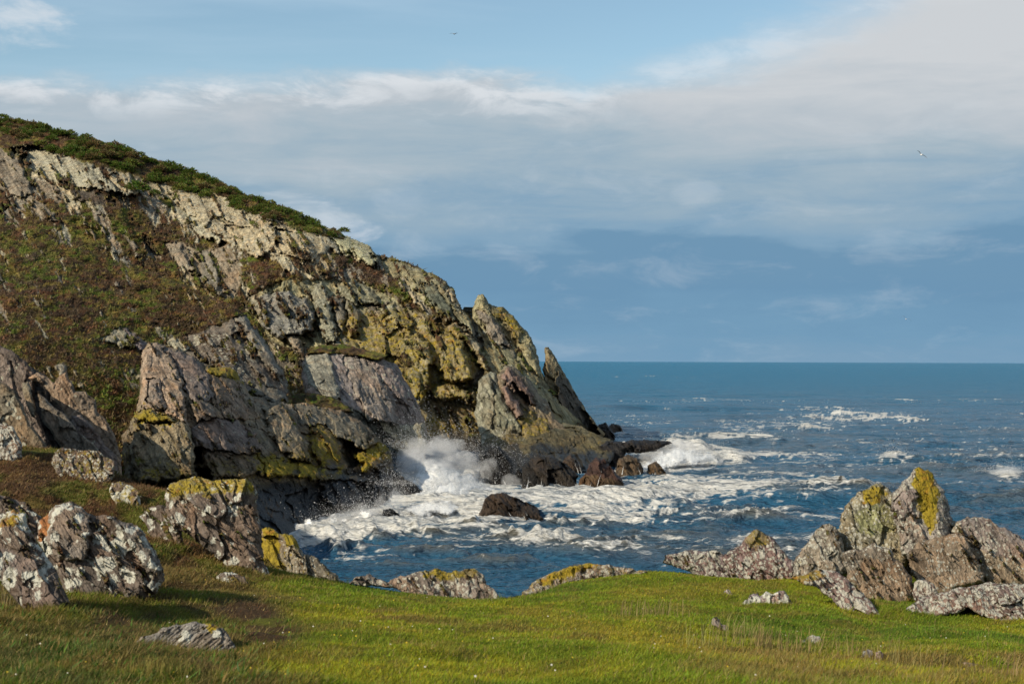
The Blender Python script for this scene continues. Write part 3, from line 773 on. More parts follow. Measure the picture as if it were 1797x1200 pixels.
# ------------------------------------------------------------------ the near cliff over the inlet
cl = empty('sea_cliff', P(400, 800, 110), kind='structure')
C_poly = [(222, 900), (216, 830), (214, 765), (240, 722), (245, 665), (250, 615), (262, 601), (285, 603), (300, 612), (340, 626), (372, 642), (400, 646), (416, 652), (428, 668), (436, 690), (452, 698),
          (480, 706), (500, 708), (530, 706), (560, 712), (600, 722), (640, 742), (668, 768), (684, 790), (690, 815), (694, 850), (688, 880), (640, 905), (600, 920), (560, 935), (500, 950), (440, 970), (300, 970), (222, 960)]
C_ctrl = [(250, 615, 113), (415, 655, 118), (540, 706, 125), (670, 765, 128), (690, 860, 118), (560, 905, 106), (450, 880, 99), (250, 800, 99), (300, 900, 93), (340, 720, 104), (550, 800, 114), (500, 960, 93)]
C_reg = [
    C([(252, 620), (264, 603), (288, 606), (310, 640), (325, 690), (330, 745), (300, 742), (250, 722), (246, 680)], PB, w=.17, y=.04, up=1.4, tx=-.1, ty=-.15),
    C([(286, 606), (345, 628), (368, 660), (372, 700), (352, 712), (330, 690), (310, 645)], (.225, .185, .16), w=.17, y=.10, up=1.0, tx=-.3, ty=-.2),
    C([(258, 665), (285, 664), (292, 715), (280, 722), (255, 705)], (.25, .22, .19), w=.1, up=2.0, tx=-.3),
    C([(366, 645), (400, 646), (418, 656), (425, 690), (440, 735), (400, 740), (372, 700)], PB, w=.12, y=.26, up=1.0, tx=.05),
    C([(366, 642), (414, 650), (420, 668), (395, 662), (370, 660)], (.2, .17, .1), y=.52, up=1.3),
    C([(336, 705), (360, 700), (378, 712), (385, 735), (370, 745), (342, 745)], PB, w=.14, up=1.6),
    C([(330, 750), (360, 735), (410, 735), (445, 760), (462, 790), (420, 800), (370, 792), (340, 780)], (.215, .165, .135), w=.12, y=.08, up=1.4, tx=-.1, ty=-.25),
    C([(232, 735), (250, 722), (300, 726), (330, 745), (345, 790), (345, 835), (325, 842), (240, 850), (228, 800)], (.235, .20, .135), w=.14, y=.27, up=3.0, tx=-.12, ty=.0),
    C([(232, 728), (262, 718), (312, 735), (300, 745), (240, 742)], (.22, .18, .09), y=.52, up=3.2),
    C([(342, 780), (352, 782), (358, 812), (344, 812)], BK, up=-3.5), C([(347, 820), (372, 822), (374, 845), (346, 846)], BK, up=-3.5),  # two deep pockets, coloured near black
    C([(358, 785), (400, 790), (460, 800), (490, 830), (450, 832), (400, 840), (374, 842), (360, 815)], (.235, .185, .135), w=.12, y=.22, up=1.2, tx=-.1, ty=-.3),
    C([(462, 715), (490, 706), (515, 730), (535, 770), (545, 812), (520, 810), (490, 790), (470, 760)], (.245, .195, .13), w=.14, y=.26, up=2.0, tx=-.45, ty=-.1),
    C([(510, 705), (555, 712), (620, 740), (668, 775), (640, 790), (600, 770), (560, 760), (530, 745)], (.23, .20, .145), w=.2, y=.12, up=1.4, ty=-.4, tx=-.2),
    C([(540, 745), (575, 745), (600, 790), (600, 850), (570, 840), (550, 800)], (.215, .165, .085), y=.38, up=1.2, tx=-.3),
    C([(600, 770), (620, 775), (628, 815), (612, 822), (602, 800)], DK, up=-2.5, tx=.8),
    C([(620, 800), (640, 785), (680, 790), (690, 808), (670, 820), (640, 828)], (.22, .165, .065), y=.48, up=1.8, tx=-.2),
    C([(450, 800), (520, 812), (600, 826), (660, 840), (640, 850), (540, 842), (470, 836)], (.215, .17, .085), y=.42, up=1.6, ty=-.5, tx=0),
    C([(455, 848), (530, 846), (640, 848), (692, 850), (692, 900), (560, 950), (440, 975)], BK, up=-.8, wet=.8, cut=False),
    C([(560, 842), (625, 842), (640, 880), (600, 900), (565, 880)], DK, up=1.4, tx=-.2, wet=.6),
]
relief('sea_cliff', C_poly, C_ctrl, C([], (.26, .205, .14), w=.13, y=.27), M_MID, cl, C_reg, cell=40, ang=58, split=True, seed=31, rnd=12, rndm=3.2, edge=2.5, waterline=2.9, back=(3, 14, -6), step=1.3, moss=-.01)

# ------------------------------------------------------------------ left crag, upright blades with dark gullies between them
lc = empty('left_crag', P(100, 760, 70), kind='structure')
def blade(poly, Y, base, seed, **k):
    kk = dict(cell=30, ang=57, rnd=7, rndm=.5, edge=1.5, step=1.5, back=(.8, 3.2, -1.0), tilt=.3, offs=.3)
    kk.update(k)
    q = np.array(poly, float)
    yb = q[:, 1].max(); yt = q[:, 1].min()
    relief('rock_blade', poly, [(q[:, 0].min(), yt, Y + 2.6), (q[:, 0].max(), yt, Y + 2.6), (q[:, 0].mean(), yb, Y)], base, M_MID, lc, (), seed=seed, **kk)
blade([(-160, 560), (-100, 590), (0, 606), (24, 616), (42, 632), (60, 652), (62, 720), (90, 790), (100, 850), (-160, 880)], 80, C([], (.19, .16, .14), w=.14), 41)
blade([(50, 662), (66, 652), (84, 664), (95, 672), (104, 658), (116, 652), (128, 674), (132, 686), (150, 686), (168, 702), (172, 722), (186, 735), (200, 762), (212, 800), (216, 860), (150, 870), (196, 800), (168, 772), (150, 748), (122, 735), (98, 705), (75, 672)], 78,
      C([], PB, w=.16, y=.04), 42)
blade([(125, 730), (142, 728), (160, 745), (185, 780), (205, 800), (212, 860), (160, 860), (138, 800), (126, 760)], 75, C([], (.22, .175, .15), w=.16), 43)
blade([(68, 690), (76, 696), (92, 712), (118, 728), (135, 755), (165, 780), (178, 800), (185, 850), (140, 860), (112, 800), (92, 762), (75, 740)], 73, C([], (.20, .165, .125), w=.14), 44)
blade([(39, 670), (50, 668), (56, 690), (62, 716), (60, 735), (48, 716), (40, 692)], 74.5, C([], (.215, .18, .125), w=.15), 45, cell=20)
blade([(-200, 650), (0, 668), (14, 676), (30, 688), (42, 716), (55, 745), (72, 765), (84, 790), (96, 812), (80, 850), (-200, 860)], 69, C([], (.20, .165, .115), w=.24, y=.08), 46, rndm=.8)
blade([(-430, 900), (-410, 500), (-320, 476), (-230, 500), (-150, 545), (-80, 585), (-60, 640), (-60, 900)], 84.5, C([], PB, w=.16), 48, step=4, back=(0, 5, 0))
relief('gully_floor', [(-160, 600), (60, 645), (150, 715), (185, 770), (205, 820), (205, 900), (-160, 900)], [(0, 600, 90), (200, 700, 92), (100, 900, 86)], C([], (.06, .052, .045)), M_MID, lc, (), seed=47, cell=30, back=(0, 2, -2), step=2.5)  # near-black colour stands in for the shade deep in the gullies

# ------------------------------------------------------------------ rocks standing in the sea
def searock(poly, label, col=(.04, .035, .030), seed=1, **k):
    q = np.array(poly, float)
    xb = q[q[:, 1].argmax()]
    Yb = float(seaY(q[:, 0].mean(), xb[1]))
    yt = q[:, 1].min(); h = (xb[1] - yt)
    poly2 = [(x, y + (12 if y > xb[1] - h * .25 else 0)) for x, y in poly]
    lean = h * Yb / F * 0.75
    kk = dict(cell=26, ang=50, rnd=max(6, h * .40), rndm=lean * .7, edge=2.0, step=1.1, tilt=1.0, offs=.6, rough=.85, strata=.2, thick=lean * 1.6 + 1.0)
    kk.update(k)
    top = kk.pop('top', None)
    return relief('sea_rock', poly2, [(q[:, 0].min(), yt, Yb + lean), (q[:, 0].max(), yt, Yb + lean), (q[:, 0].mean(), xb[1], Yb)],
           C([], tuple(.7 * c for c in col), wet=.7), M_SEAROCK, None, kk.pop('regions', ()), seed=seed, label=label, cat='rock', group='dark rocks standing in the surf', **kk)

SR = []
SR.append(searock([(832, 903), (846, 890), (850, 874), (862, 866), (880, 865), (905, 872), (925, 880), (932, 886), (945, 893), (955, 902), (900, 906), (850, 905)], 'low dark rock awash alone in the inlet, right of the big splash', seed=51, col=(.075, .052, .036)))
SR.append(searock([(655, 862), (668, 845), (680, 828), (690, 822), (700, 832), (715, 840), (730, 848), (742, 864), (730, 872), (715, 880), (690, 878), (665, 885)], 'black wet rock at the foot of the near cliff, left edge of the big splash', seed=52, col=BK))
SR.append(searock([(622, 905), (632, 895), (648, 894), (655, 902), (640, 908)], 'tiny black rock tip in the foam below the near cliff', seed=53, col=BK, cell=12))
SR.append(searock([(658, 910), (672, 895), (690, 893), (700, 900), (708, 910), (690, 914)], 'small black rock in the foam, right of a tinier rock tip', seed=54, col=BK, cell=12))
SR.append(searock([(838, 845), (845, 800), (858, 786), (875, 784), (888, 792), (900, 812), (905, 840), (890, 848), (860, 850)], 'tall black domed rock speckled with spray against the headland foot', seed=55, col=BK))
SR.append(searock([(895, 846), (908, 818), (915, 822), (925, 840), (918, 850)], 'narrow black rock wedged between the tall dome and the broad rock', seed=56, col=BK, cell=14))
SR.append(searock([(915, 850), (918, 820), (930, 806), (945, 800), (975, 802), (990, 812), (1005, 825), (1015, 833), (1010, 842), (1025, 858), (1000, 860), (950, 856)], 'broad black rock with thin waterfalls draining down its foot', seed=57, col=(.04, .034, .028)))
SR.append(searock([(1012, 850), (1020, 838), (1030, 828), (1036, 812), (1048, 802), (1062, 805), (1075, 822), (1092, 840), (1104, 856), (1085, 861), (1060, 862), (1030, 858)], 'red brown pyramid shaped rock right of the broad black rock', seed=58, col=(.105, .055, .040),
        regions=[C([(1000, 843), (1045, 834), (1080, 842), (1115, 870), (1010, 880)], (.11, .07, .040), cut=False)]))
SR.append(searock([(1075, 828), (1085, 805), (1100, 798), (1118, 802), (1125, 815), (1135, 832), (1115, 836), (1090, 830)], 'tan wet rock streaming with water behind the pyramid rock', seed=59, col=(.14, .10, .062)))
SR.append(searock([(1132, 834), (1138, 818), (1152, 810), (1162, 820), (1175, 830), (1160, 834)], 'small tan pointed rock, rightmost at the headland foot', seed=60, col=(.17, .12, .07), cell=14))
SR.append(searock([(1040, 790), (1065, 772), (1095, 776), (1108, 772), (1135, 770), (1155, 772), (1180, 776), (1160, 784), (1150, 792), (1100, 795), (1085, 810), (1055, 815)], 'long flat black reef reaching right from the headland foot', seed=61, col=(.035, .031, .03), cell=16))
SR.append(searock([(1045, 762), (1050, 745), (1062, 741), (1072, 750), (1082, 768), (1072, 776), (1055, 778)], 'small dark rock under the tip of the headland', seed=62, col=(.06, .05, .042), cell=14))
SR.append(searock([(1068, 752), (1075, 742), (1088, 746), (1104, 756), (1095, 759), (1078, 758)], 'farthest brown rock off the tip of the headland', seed=63, col=(.11, .08, .055), cell=12))
SR.append(searock([(985, 822), (990, 802), (1003, 796), (1012, 806), (1022, 822), (1016, 834), (998, 832)], 'brown rock ridge streaked with foam behind the gap', seed=64, col=(.085, .062, .045), cell=14))
# ------------------------------------------------------------------ the grassy terrace in front
BR = [(-300, 760, 30), (-120, 770, 30), (0, 782, 30), (60, 790, 30), (130, 792, 29), (200, 838, 28), (250, 850, 27), (290, 850, 26), (330, 872, 25), (430, 935, 24), (465, 990, 23), (520, 1010, 22.5), (600, 1021, 22), (700, 1038, 22),
      (800, 1048, 22), (890, 1054, 22), (925, 1044, 23), (990, 1022, 25), (1060, 1011, 26), (1130, 995, 27), (1165, 1000, 27), (1230, 1016, 27), (1300, 1012, 27), (1400, 1003, 27), (1500, 1000, 27), (1650, 1005, 27), (1800, 1010, 27), (2200, 1030, 28)]
brw = np.array([P(*b) for b in BR])
o_ = np.argsort(brw[:, 0]); brw = brw[o_]
GC = [(0, 1200, 8.5), (450, 1200, 9), (900, 1200, 9.5), (1350, 1200, 10), (1797, 1200, 10.5), (600, 1100, 14), (900, 1100, 15.3), (1200, 1060, 19.5), (1200, 1120, 14.2), (1500, 1090, 20), (1797, 1096, 21), (1600, 1150, 13.8),
      (250, 965, 20), (60, 850, 24.5), (150, 1080, 13.5), (420, 1050, 16), (0, 1080, 13), (350, 1130, 11.5), (-300, 1200, 8.5), (-300, 1000, 17), (2200, 1200, 11), (2200, 1100, 20), (1130, 1010, 25.5), (740, 1060, 19.5), (1000, 1040, 22)]
gw = np.concatenate([np.array([P(*g) for g in GC]), brw[::2], np.array([(-8, 1, 10.2), (0, 0, 10.25), (8, 1, 10.2), (-10, -12, 10.6), (10, -12, 10.5), (0, -12, 10.5)])])
gT = TPS(gw[:, :2], gw[:, 2], 1e-2)

def ground_z(x, y, fine=True):
    z = gT(x, y)
    yb = np.interp(x, brw[:, 0], brw[:, 1]); zb = np.interp(x, brw[:, 0], brw[:, 2])
    z = z + 0.15 * (fbm(x / 1.4, y / 1.4, 401, 4) - 0.5) * 2 * np.clip((yb - y) / 3.0, 0, 1) * np.clip(y / 5, 0.2, 1)
    left = sm(-1.5, -4.5, x + 0.12 * (y - 9)) * np.clip((yb - y) / 1.5, 0, 1)
    z = z + left * 0.34 * (fbm(x / 0.8, y / 0.9, 411, 4) - 0.45) - left * sm(14, 18, y) * .16 * worley(x / .55 + fbm(x / .4, y / .4, 415, 2), y / .6, 412)[0]
    over = np.clip(y - yb, 0, None)
    e = np.clip(1 - (yb - y) / 0.5, 0, 1)
    return np.where(y > yb, np.minimum(z, zb) - 0.5 * over - 0.9 * over ** 2, z) - 0.03 * e

def project(V):
    d = (np.asarray(V) - np.array(EYE)) @ RM
    return 898.5 + F * d[..., 0] / -d[..., 2], 600.0 - F * d[..., 1] / -d[..., 2]

def ground_Y(px, py):
    r = ray(px, py)
    t = np.linspace(6, 40, 1400)
    p = r[None] * t[:, None] + np.array(EYE)
    d = p[:, 2] - ground_z(p[:, 0], p[:, 1])
    k = np.nonzero(d < 0)[0]
    return float(t[k[0]]) if len(k) else 26.0

def zone(px, py, x0, y0, rx, ry):
    return np.exp(-((px - x0) / rx) ** 2 - ((py - y0) / ry) ** 2)

def seg(px, py, ax, ay, bx, by, w):
    ex, ey = bx - ax, by - ay
    t = np.clip(((px - ax) * ex + (py - ay) * ey) / (ex * ex + ey * ey), 0, 1)
    return np.exp(-(((px - ax - t * ex) ** 2 + ((py - ay - t * ey) * 2.2) ** 2) / w ** 2))

def ground_colour(V):
    """colour of the sward: green lawn, ochre and trodden patches, brown bracken and moss on the left bank"""
    x, y = V[..., 0], V[..., 1]
    yy = np.maximum(y, 4.0)
    px, py = project(np.stack([x, yy, V[..., 2]], -1))
    n1 = fbm(x / 1.7, y / 2.6, 421, 5, 0.55); n2 = fbm(x / 0.45, y / 0.6, 431, 4); n3 = fbm(x / 3.6, y / 5.5, 441, 4)
    def bl(c, d, m): return c * (1 - m[..., None]) + np.array(d) * m[..., None]
    c = np.zeros(x.shape + (3,)) + np.array((0.150, 0.190, 0.012))
    c = bl(c, (0.235, 0.235, 0.014), sm(0.44, 0.66, n1))
    c = bl(c, (0.090, 0.145, 0.011), sm(0.50, 0.66, n3) * 0.8)
    c = bl(c, (0.19, 0.145, 0.030), sm(0.54, 0.66, n2) * 0.5)
    c = c * (0.72 + 0.56 * fbm(x / 0.28, y / 0.34, 445, 3))[..., None]
    c = bl(c, (0.24, 0.205, 0.022), np.clip(seg(px, py, 930, 1075, 1420, 1185, 26) * 0.8 + seg(px, py, 1100, 1040, 1290, 1035, 30) * 0.6 + seg(px, py, 950, 1010, 700, 1100, 14) * 0.4, 0, 1))
    c = bl(c, (0.075, 0.085, 0.012), zone(px, py, 980, 1170, 60, 20) * 0.5)
    c = bl(c, (0.17, 0.12, 0.035), np.clip(seg(px, py, 470, 1040, 760, 1090, 20) * 0.5 + zone(px, py, 640, 1085, 70, 18) * 0.5 + seg(px, py, 800, 1090, 1050, 1120, 16) * 0.45, 0, 1) * sm(0.4, 0.6, n2))
    dry = sm(0.0, 1.0, np.clip((py - 1128 + 22 * (n1 - 0.5) * 4) / 26, 0, 1)) * sm(1180, 1340, px) * sm(1215, 1175, py)
    c = bl(c, (0.19, 0.135, 0.040), dry * 0.75 * sm(0.35, 0.55, n2))
    lf = sm(560, 380, px + 160 * (n1 - 0.5))
    c = bl(c, (0.125, 0.125, 0.020), lf * 0.5)
    c = bl(c, (0.155, 0.115, 0.034), lf * sm(0.42, 0.56, n1) * .85)
    c = bl(c, (0.060, 0.034, 0.018), lf * sm(0.55, 0.66, n2) * 0.7)
    bank = lf * sm(1040, 960, py)
    c = bl(c, (0.125, 0.062, 0.030), bank * sm(0.22, 0.38, fbm(x / 0.7, y / 1.2, 451, 4)) * 0.9)
    c = bl(c, (0.105, 0.115, 0.018), bank * sm(0.54, 0.64, fbm(x / 0.6, y / 1.0, 461, 4)) * 0.9)
    brown = np.clip(zone(px, py, 215, 1090, 85, 28) + zone(px, py, 430, 1070, 60, 24) + zone(px, py, 475, 1110, 60, 26) + zone(px, py, 235, 835, 40, 22) + zone(px, py, 85, 825, 35, 20) + zone(px, py, 30, 850, 60, 30) * .6, 0, 1)
    c = bl(c, (0.085, 0.050, 0.026), np.clip(brown * 1.3, 0, 1) * sm(0.22, 0.45, n2 * 0.5 + n1 * 0.5) * 0.95)
    c = bl(c, (0.060, 0.105, 0.016), zone(px, py, 120, 1160, 150, 55) * sm(0.42, 0.55, n2) * 0.8)
    cliff = sm(0.15, 0.6, np.clip(y - np.interp(x, brw[:, 0], brw[:, 1]), 0, 9))
    c = bl(c, (0.12, 0.095, 0.065), cliff)
    return c, px, py, lf, bank, brown

def build_ground():
    xs = np.concatenate([np.linspace(-34, -9.4, 40)[:-1], np.linspace(-9.4, 9.8, 330), np.linspace(9.8, 34, 40)[1:]])
    ys = np.concatenate([np.linspace(-16, 6, 22)[:-1], 6 * (30 / 6.0) ** np.linspace(0, 1, 330), np.linspace(30.2, 40, 26)])
    X, Yg = np.meshgrid(xs, ys)
    Z = ground_z(X, Yg)
    V = np.stack([X, Yg, Z], -1)
    c, px, py, lf, bank, brown = ground_colour(V)
    H, W = X.shape
    idx = np.arange(H * W).reshape(H, W)
    Fc = np.stack([idx[:-1, :-1], idx[:-1, 1:], idx[1:, 1:], idx[1:, :-1]], -1).reshape(-1, 4)
    m, t, b = pmat('turf')
    geo = t.new('ShaderNodeNewGeometry')
    n = t.noise(geo.outputs['Position'], 26, 5, 0.7)
    k = t.lin(n, 0.3, 0.7, 0.45, 1.05)
    t.l.new(t.mix(1.0, t.attr('col'), t.comb(k, k, k), blend='MULTIPLY'), b.inputs['Base Color'])
    b.inputs['Roughness'].default_value = 0.95; b.inputs['Specular IOR Level'].default_value = 0.1
    t.l.new(t.bump(t.noise(geo.outputs['Position'], 14, 6, 0.75), 0.9, 0.06), b.inputs['Normal'])
    o = link('ground', mesh('ground', V.reshape(-1, 3), Fc, {'col': c.reshape(-1, 3)}, mat=m), kind='structure')
build_ground()

def leaf_material(name, rough=0.6, trans=0.35):
    m = bpy.data.materials.new(name); m.use_nodes = True
    t = NT(m.node_tree); t.n.clear()
    out = t.new('ShaderNodeOutputMaterial')
    b = t.new('ShaderNodeBsdfPrincipled')
    tr = t.new('ShaderNodeBsdfTranslucent')
    mx = t.new('ShaderNodeMixShader')
    c = t.attr('col')
    t.l.new(c, b.inputs['Base Color']); t.l.new(c, tr.inputs[0])
    b.inputs['Roughness'].default_value = rough; b.inputs['Specular IOR Level'].default_value = 0.2
    mx.inputs[0].default_value = trans
    t.l.new(b.outputs[0], mx.inputs[1]); t.l.new(tr.outputs[0], mx.inputs[2]); t.l.new(mx.outputs[0], out.inputs[0])
    return m
M_LEAF = leaf_material('grass_blade')

def blades(name, base, h, w, lean, col, seed, **kw):
    """one triangle per blade, bent downwind"""
    r = np.random.RandomState(seed)
    n = len(base)
    a = r.uniform(0, math.pi, n)
    dx = np.cos(a) * w * 0.5; dy = np.sin(a) * w * 0.5
    tip = base + np.stack([lean * h * (0.6 + 0.8 * r.rand(n)) + r.normal(0, .55, n) * h, r.normal(0, .5, n) * h, h * (.55 + .6 * r.rand(n))], -1)
    b0 = base - np.stack([dx, dy, np.full(n, .01)], -1); b1 = base + np.stack([dx, dy, np.full(n, -.01)], -1)
    V = np.stack([b0, b1, tip], 1).reshape(-1, 3)
    Fc = np.arange(3 * n).reshape(n, 3)
    c = np.repeat(col, 3, 0)
    c[2::3] *= 1.15
    return mesh(name, V, Fc, {'col': np.clip(c, 0, 1)}, smooth=False, mat=M_LEAF)

def build_grass():
    r = np.random.RandomState(11)
    n = 640000
    u = r.rand(n)
    y = 7.5 + (29.5 - 7.5) * u ** 1.35
    x = (r.rand(n) - 0.5) * 2 * (0.385 * y + 0.6)
    yb = np.interp(x, brw[:, 0], brw[:, 1])
    k = y < yb + 0.1
    x, y = x[k], y[k]
    z = ground_z(x, y)
    V = np.stack([x, y, z], -1)
    c, px, py, lf, bank, brown = ground_colour(V)
    dens = fbm(x / 0.5, y / 0.5, 471, 3)
    keep = r.rand(len(x)) < np.clip(0.55 + 0.9 * dens - 0.75 * brown, 0.05, 1)
    V, c, px, py, lf, bank, brown, x, y = [q[keep] for q in (V, c, px, py, lf, bank, brown, x, y)]
    n = len(V)
    dry = sm(1128, 1158, py + 30 * (fbm(x, y, 481, 3) - .5)) * sm(1150, 1340, px)
    h = (0.020 + 0.024 * r.rand(n) ** 1.5) * (1 + 0.7 * lf * (fbm(x / .4, y / .4, 491, 3)) + 0.9 * dry * r.rand(n)) * (0.75 + 0.5 * fbm(x / 0.9, y / 0.9, 495, 3))
    w = 0.0048 + 0.0045 * r.rand(n) + 0.0007 * (y - 9).clip(0)
    c = c * (0.7 + 0.75 * r.rand(n, 1)) * (1 + 0.25 * r.normal(0, 1, (n, 3)) * np.array([.6, .35, .3]))
    straw = r.rand(n) < (0.05 + 0.10 * lf + 0.12 * dry)
    c[straw] = np.array((0.30, 0.225, 0.085)) * (0.6 + 0.6 * r.rand(straw.sum(), 1))
    me = blades('grass', V, h, w, 0.35, np.clip(c, 0.003, 1), 12)
    link('grass', me, kind='stuff')
    # scattered dead stems, daisies and hawkbit heads over the whole lawn
    n = 5200
    y = 7.8 + 16 * r.rand(n) ** 1.3; x = (r.rand(n) - .5) * 2 * (.38 * y + .4)
    k = (y < np.interp(x, brw[:, 0], brw[:, 1]) - .4) & (r.rand(n) < .12 + 1.5 * np.clip(fbm(x / 1.1, y / 1.3, 497, 3) - .45, 0, 1))
    x, y = x[k], y[k]; V = np.stack([x, y, ground_z(x, y)], -1); n = len(x)
    c = np.array((.26, .19, .075)) * (.5 + .7 * r.rand(n, 1)) * np.ones((1, 3))
    link('dead_stems', blades('dead_stems', V, .06 + .10 * r.rand(n) ** 1.5, .004 + .003 * r.rand(n), .35, c, 17), kind='stuff')
    n = 170
    y = 8 + 13 * r.rand(n) ** 1.2; x = (r.rand(n) - .5) * 2 * (.37 * y)
    z = ground_z(x, y) + .035
    s = .004 + .005 * r.rand(n)
    a = np.linspace(0, 2 * math.pi, 6, endpoint=False)
    V = np.stack([x, y, z], -1)[:, None] + s[:, None, None] * np.stack([np.cos(a), np.sin(a) * .5, np.sin(a) * .8], -1)[None]
    Fc = np.arange(n)[:, None] * 6 + np.array([[0, 1, 2, 3]]); F2 = np.arange(n)[:, None] * 6 + np.array([[0, 3, 4, 5]])
    c = np.where((r.rand(n) < .5)[:, None], np.array((.62, .60, .52)), np.array((.55, .40, .03)))
    link('small_flowers', mesh('small_flowers', V.reshape(-1, 3), np.concatenate([Fc, F2]), {'col': np.repeat(c, 6, 0)}, smooth=False, mat=M_LEAF), kind='stuff')
    # broad leaved weeds and longer grass of the left corner, with a few pale flower heads
    n = 26000
    x = r.uniform(-5.2, -0.9, n); y = r.uniform(7.6, 14.5, n)
    z = ground_z(x, y)
    V = np.stack([x, y, z], -1)
    c, px, py, lf, bank, brown = ground_colour(V)
    m = (r.rand(n) < lf * sm(0.40, 0.58, fbm(x / .35, y / .4, 501, 3)) * (1 - brown))
    V, c = V[m], c[m]; n = len(V)
    h = 0.025 + 0.06 * r.rand(n) ** 2; w = 0.010 + 0.020 * r.rand(n)
    c = np.array((0.075, 0.125, 0.020)) * (0.5 + 0.9 * r.rand(n, 1)) * (1 + .3 * r.normal(0, .5, (n, 3)))
    s = r.rand(n) < .18
    c[s] = np.array((.24, .16, .05)) * (0.6 + .6 * r.rand(s.sum(), 1))
    link('weeds', blades('weeds', V, h, w, 0.45, np.clip(c, .004, 1), 13), kind='stuff')
    # rough dead stems of moss and bracken over the left bank
    n = 60000
    y = r.uniform(15, 30, n); x = r.uniform(-11.5, -2.6, n)
    z = ground_z(x, y); V = np.stack([x, y, z], -1)
    c, px, py, lf, bank, brown = ground_colour(V)
    m = (r.rand(n) < bank) & (y < np.interp(x, brw[:, 0], brw[:, 1]))
    V, c = V[m], c[m]; n = len(V)
    c = c * (.6 + .9 * r.rand(n, 1)); s = r.rand(n) < .15; c[s] = np.array((.22, .13, .05))
    link('bracken', blades('bracken', V, .03 + .06 * r.rand(n) ** 2, .014 + .02 * r.rand(n), .5, np.clip(c, .004, 1), 14), kind='stuff')
build_grass()

# dry grass tufts standing out of the lawn
def tuft(px, py, n, h, label, seed, col=(.27, .205, .085), spread=.16):
    r = np.random.RandomState(seed)
    Yc = ground_Y(px, py)
    p = P(px, py, Yc)
    x = r.normal(0, spread, n); y = r.normal(0, spread * .8, n)
    hh = h * (.45 + .6 * r.rand(n))
    a = r.uniform(0, math.pi, n); w = .0022 + .002 * r.rand(n)
    lean = .12 + r.normal(0, .16, n); ly = r.normal(0, .14, n)
    z0 = ground_z(p[0] + x, p[1] + y) - p[2] - .01
    rows = []
    for t_, f in ((0, 1.0), (.5, .8), (.85, .6), (1.0, .1)):
        cx = x + lean * hh * t_ ** 1.6; cy = y + ly * hh * t_ ** 1.6; cz = z0 + hh * t_
        rows.append(np.stack([cx - np.cos(a) * w * f, cy - np.sin(a) * w * f, cz], -1))
        rows.append(np.stack([cx + np.cos(a) * w * f, cy + np.sin(a) * w * f, cz], -1))
    V = np.stack(rows, 1).reshape(-1, 3)
    b = np.arange(n)[:, None] * 8
    Fc = np.concatenate([b + np.array([[2 * i, 2 * i + 1, 2 * i + 3, 2 * i + 2]]) for i in range(3)])
    c = np.repeat(np.array(col) * (.6 + .7 * r.rand(n, 1)) * np.array([[1, 1, 1]]), 8, 0)
    o = link('grass_tuft', mesh('grass_tuft', V, Fc, {'col': c}, smooth=False, mat=M_LEAF), None, label, 'grass tuft', 'dry grass tufts on the lawn')
    o.location = Vector([float(v) for v in p])
tuft(1112, 1082, 50, .26, 'pale dry grass tuft, leftmost on the lawn beside a bare patch', 1)
tuft(1160, 1080, 60, .24, 'straw coloured grass tuft just left of the small jagged stone', 2)
tuft(1245, 1135, 34, .30, 'thin sparse stems below the small jagged stone', 3, (.26, .24, .08))
tuft(1305, 1118, 40, .26, 'greenish straw stems left of the dense tan grass clump', 4, (.26, .24, .08))
tuft(1350, 1140, 150, .27, 'dense tan clump of dry grass, the thickest on the lawn', 5, (.29, .215, .09), .24)
tuft(1480, 1150, 40, .20, 'reddish dry grass between the two small stones low on the right', 6, (.28, .19, .09), .22)
tuft(1575, 1170, 44, .28, 'tall bent grass stems right of the twin lichened stones', 7, (.30, .25, .09), .24)
tuft(1770, 1185, 70, .22, 'reddish brown grass tuft in the lower right corner', 8, (.28, .19, .09), .26)
tuft(300, 1180, 200, .12, 'yellow green grass clump in front of the flat grey rock', 9, (.22, .19, .05), .14)
tuft(14, 1060, 60, .26, 'dry stems in the shade at the left edge beside the spotted boulder', 10, (.30, .24, .12), .15)

FR = []
# boulders and rocks on the terrace
def boulder(poly, label, col=(.155, .122, .098), w=.30, y=.05, seed=1, mat=None, Yc=None, lean=.5, regions=(), group=None, part=None, sink=10, dY=0.0, **k):
    q = np.array(poly, float)
    ib = q[:, 1].argmax(); yb = q[ib, 1]; yt = q[:, 1].min()
    low = q[q[:, 1] > yb - 0.12 * (yb - yt) - 3]
    if Yc is None: Yc = ground_Y(low[:, 0].mean(), yb - 1)
    Yc += dY
    h = yb - yt; wd = np.ptp(q[:, 0])
    FR.append((q, yb, yt))
    hm = h * Yc / F
    kk = dict(cell=max(16, .24 * wd), ang=58, rnd=max(5, .15 * h), rndm=min(.4, .15 * hm + .02), edge=2.6, step=1.0 if wd > 60 else .6, tilt=.5, offs=.30, moss=-.03, rough=.72, soft_y=7.0, thick=.30 * wd * Yc / F + .1)
    kk.update(k)
    poly2 = [(x, yy + (sink if yy > yb - h * .30 else 0)) for x, yy in poly]
    L = hm * lean
    return relief('boulder', poly2, [(q[:, 0].min(), yt, Yc + L), (q[:, 0].max(), yt, Yc + L), (q[:, 0].mean(), yb, Yc - .02)], C([], col, w=w + .05, y=y), mat or M_NEAR, None, regions, seed=seed, label=label, cat='rock', group=group, **kk)

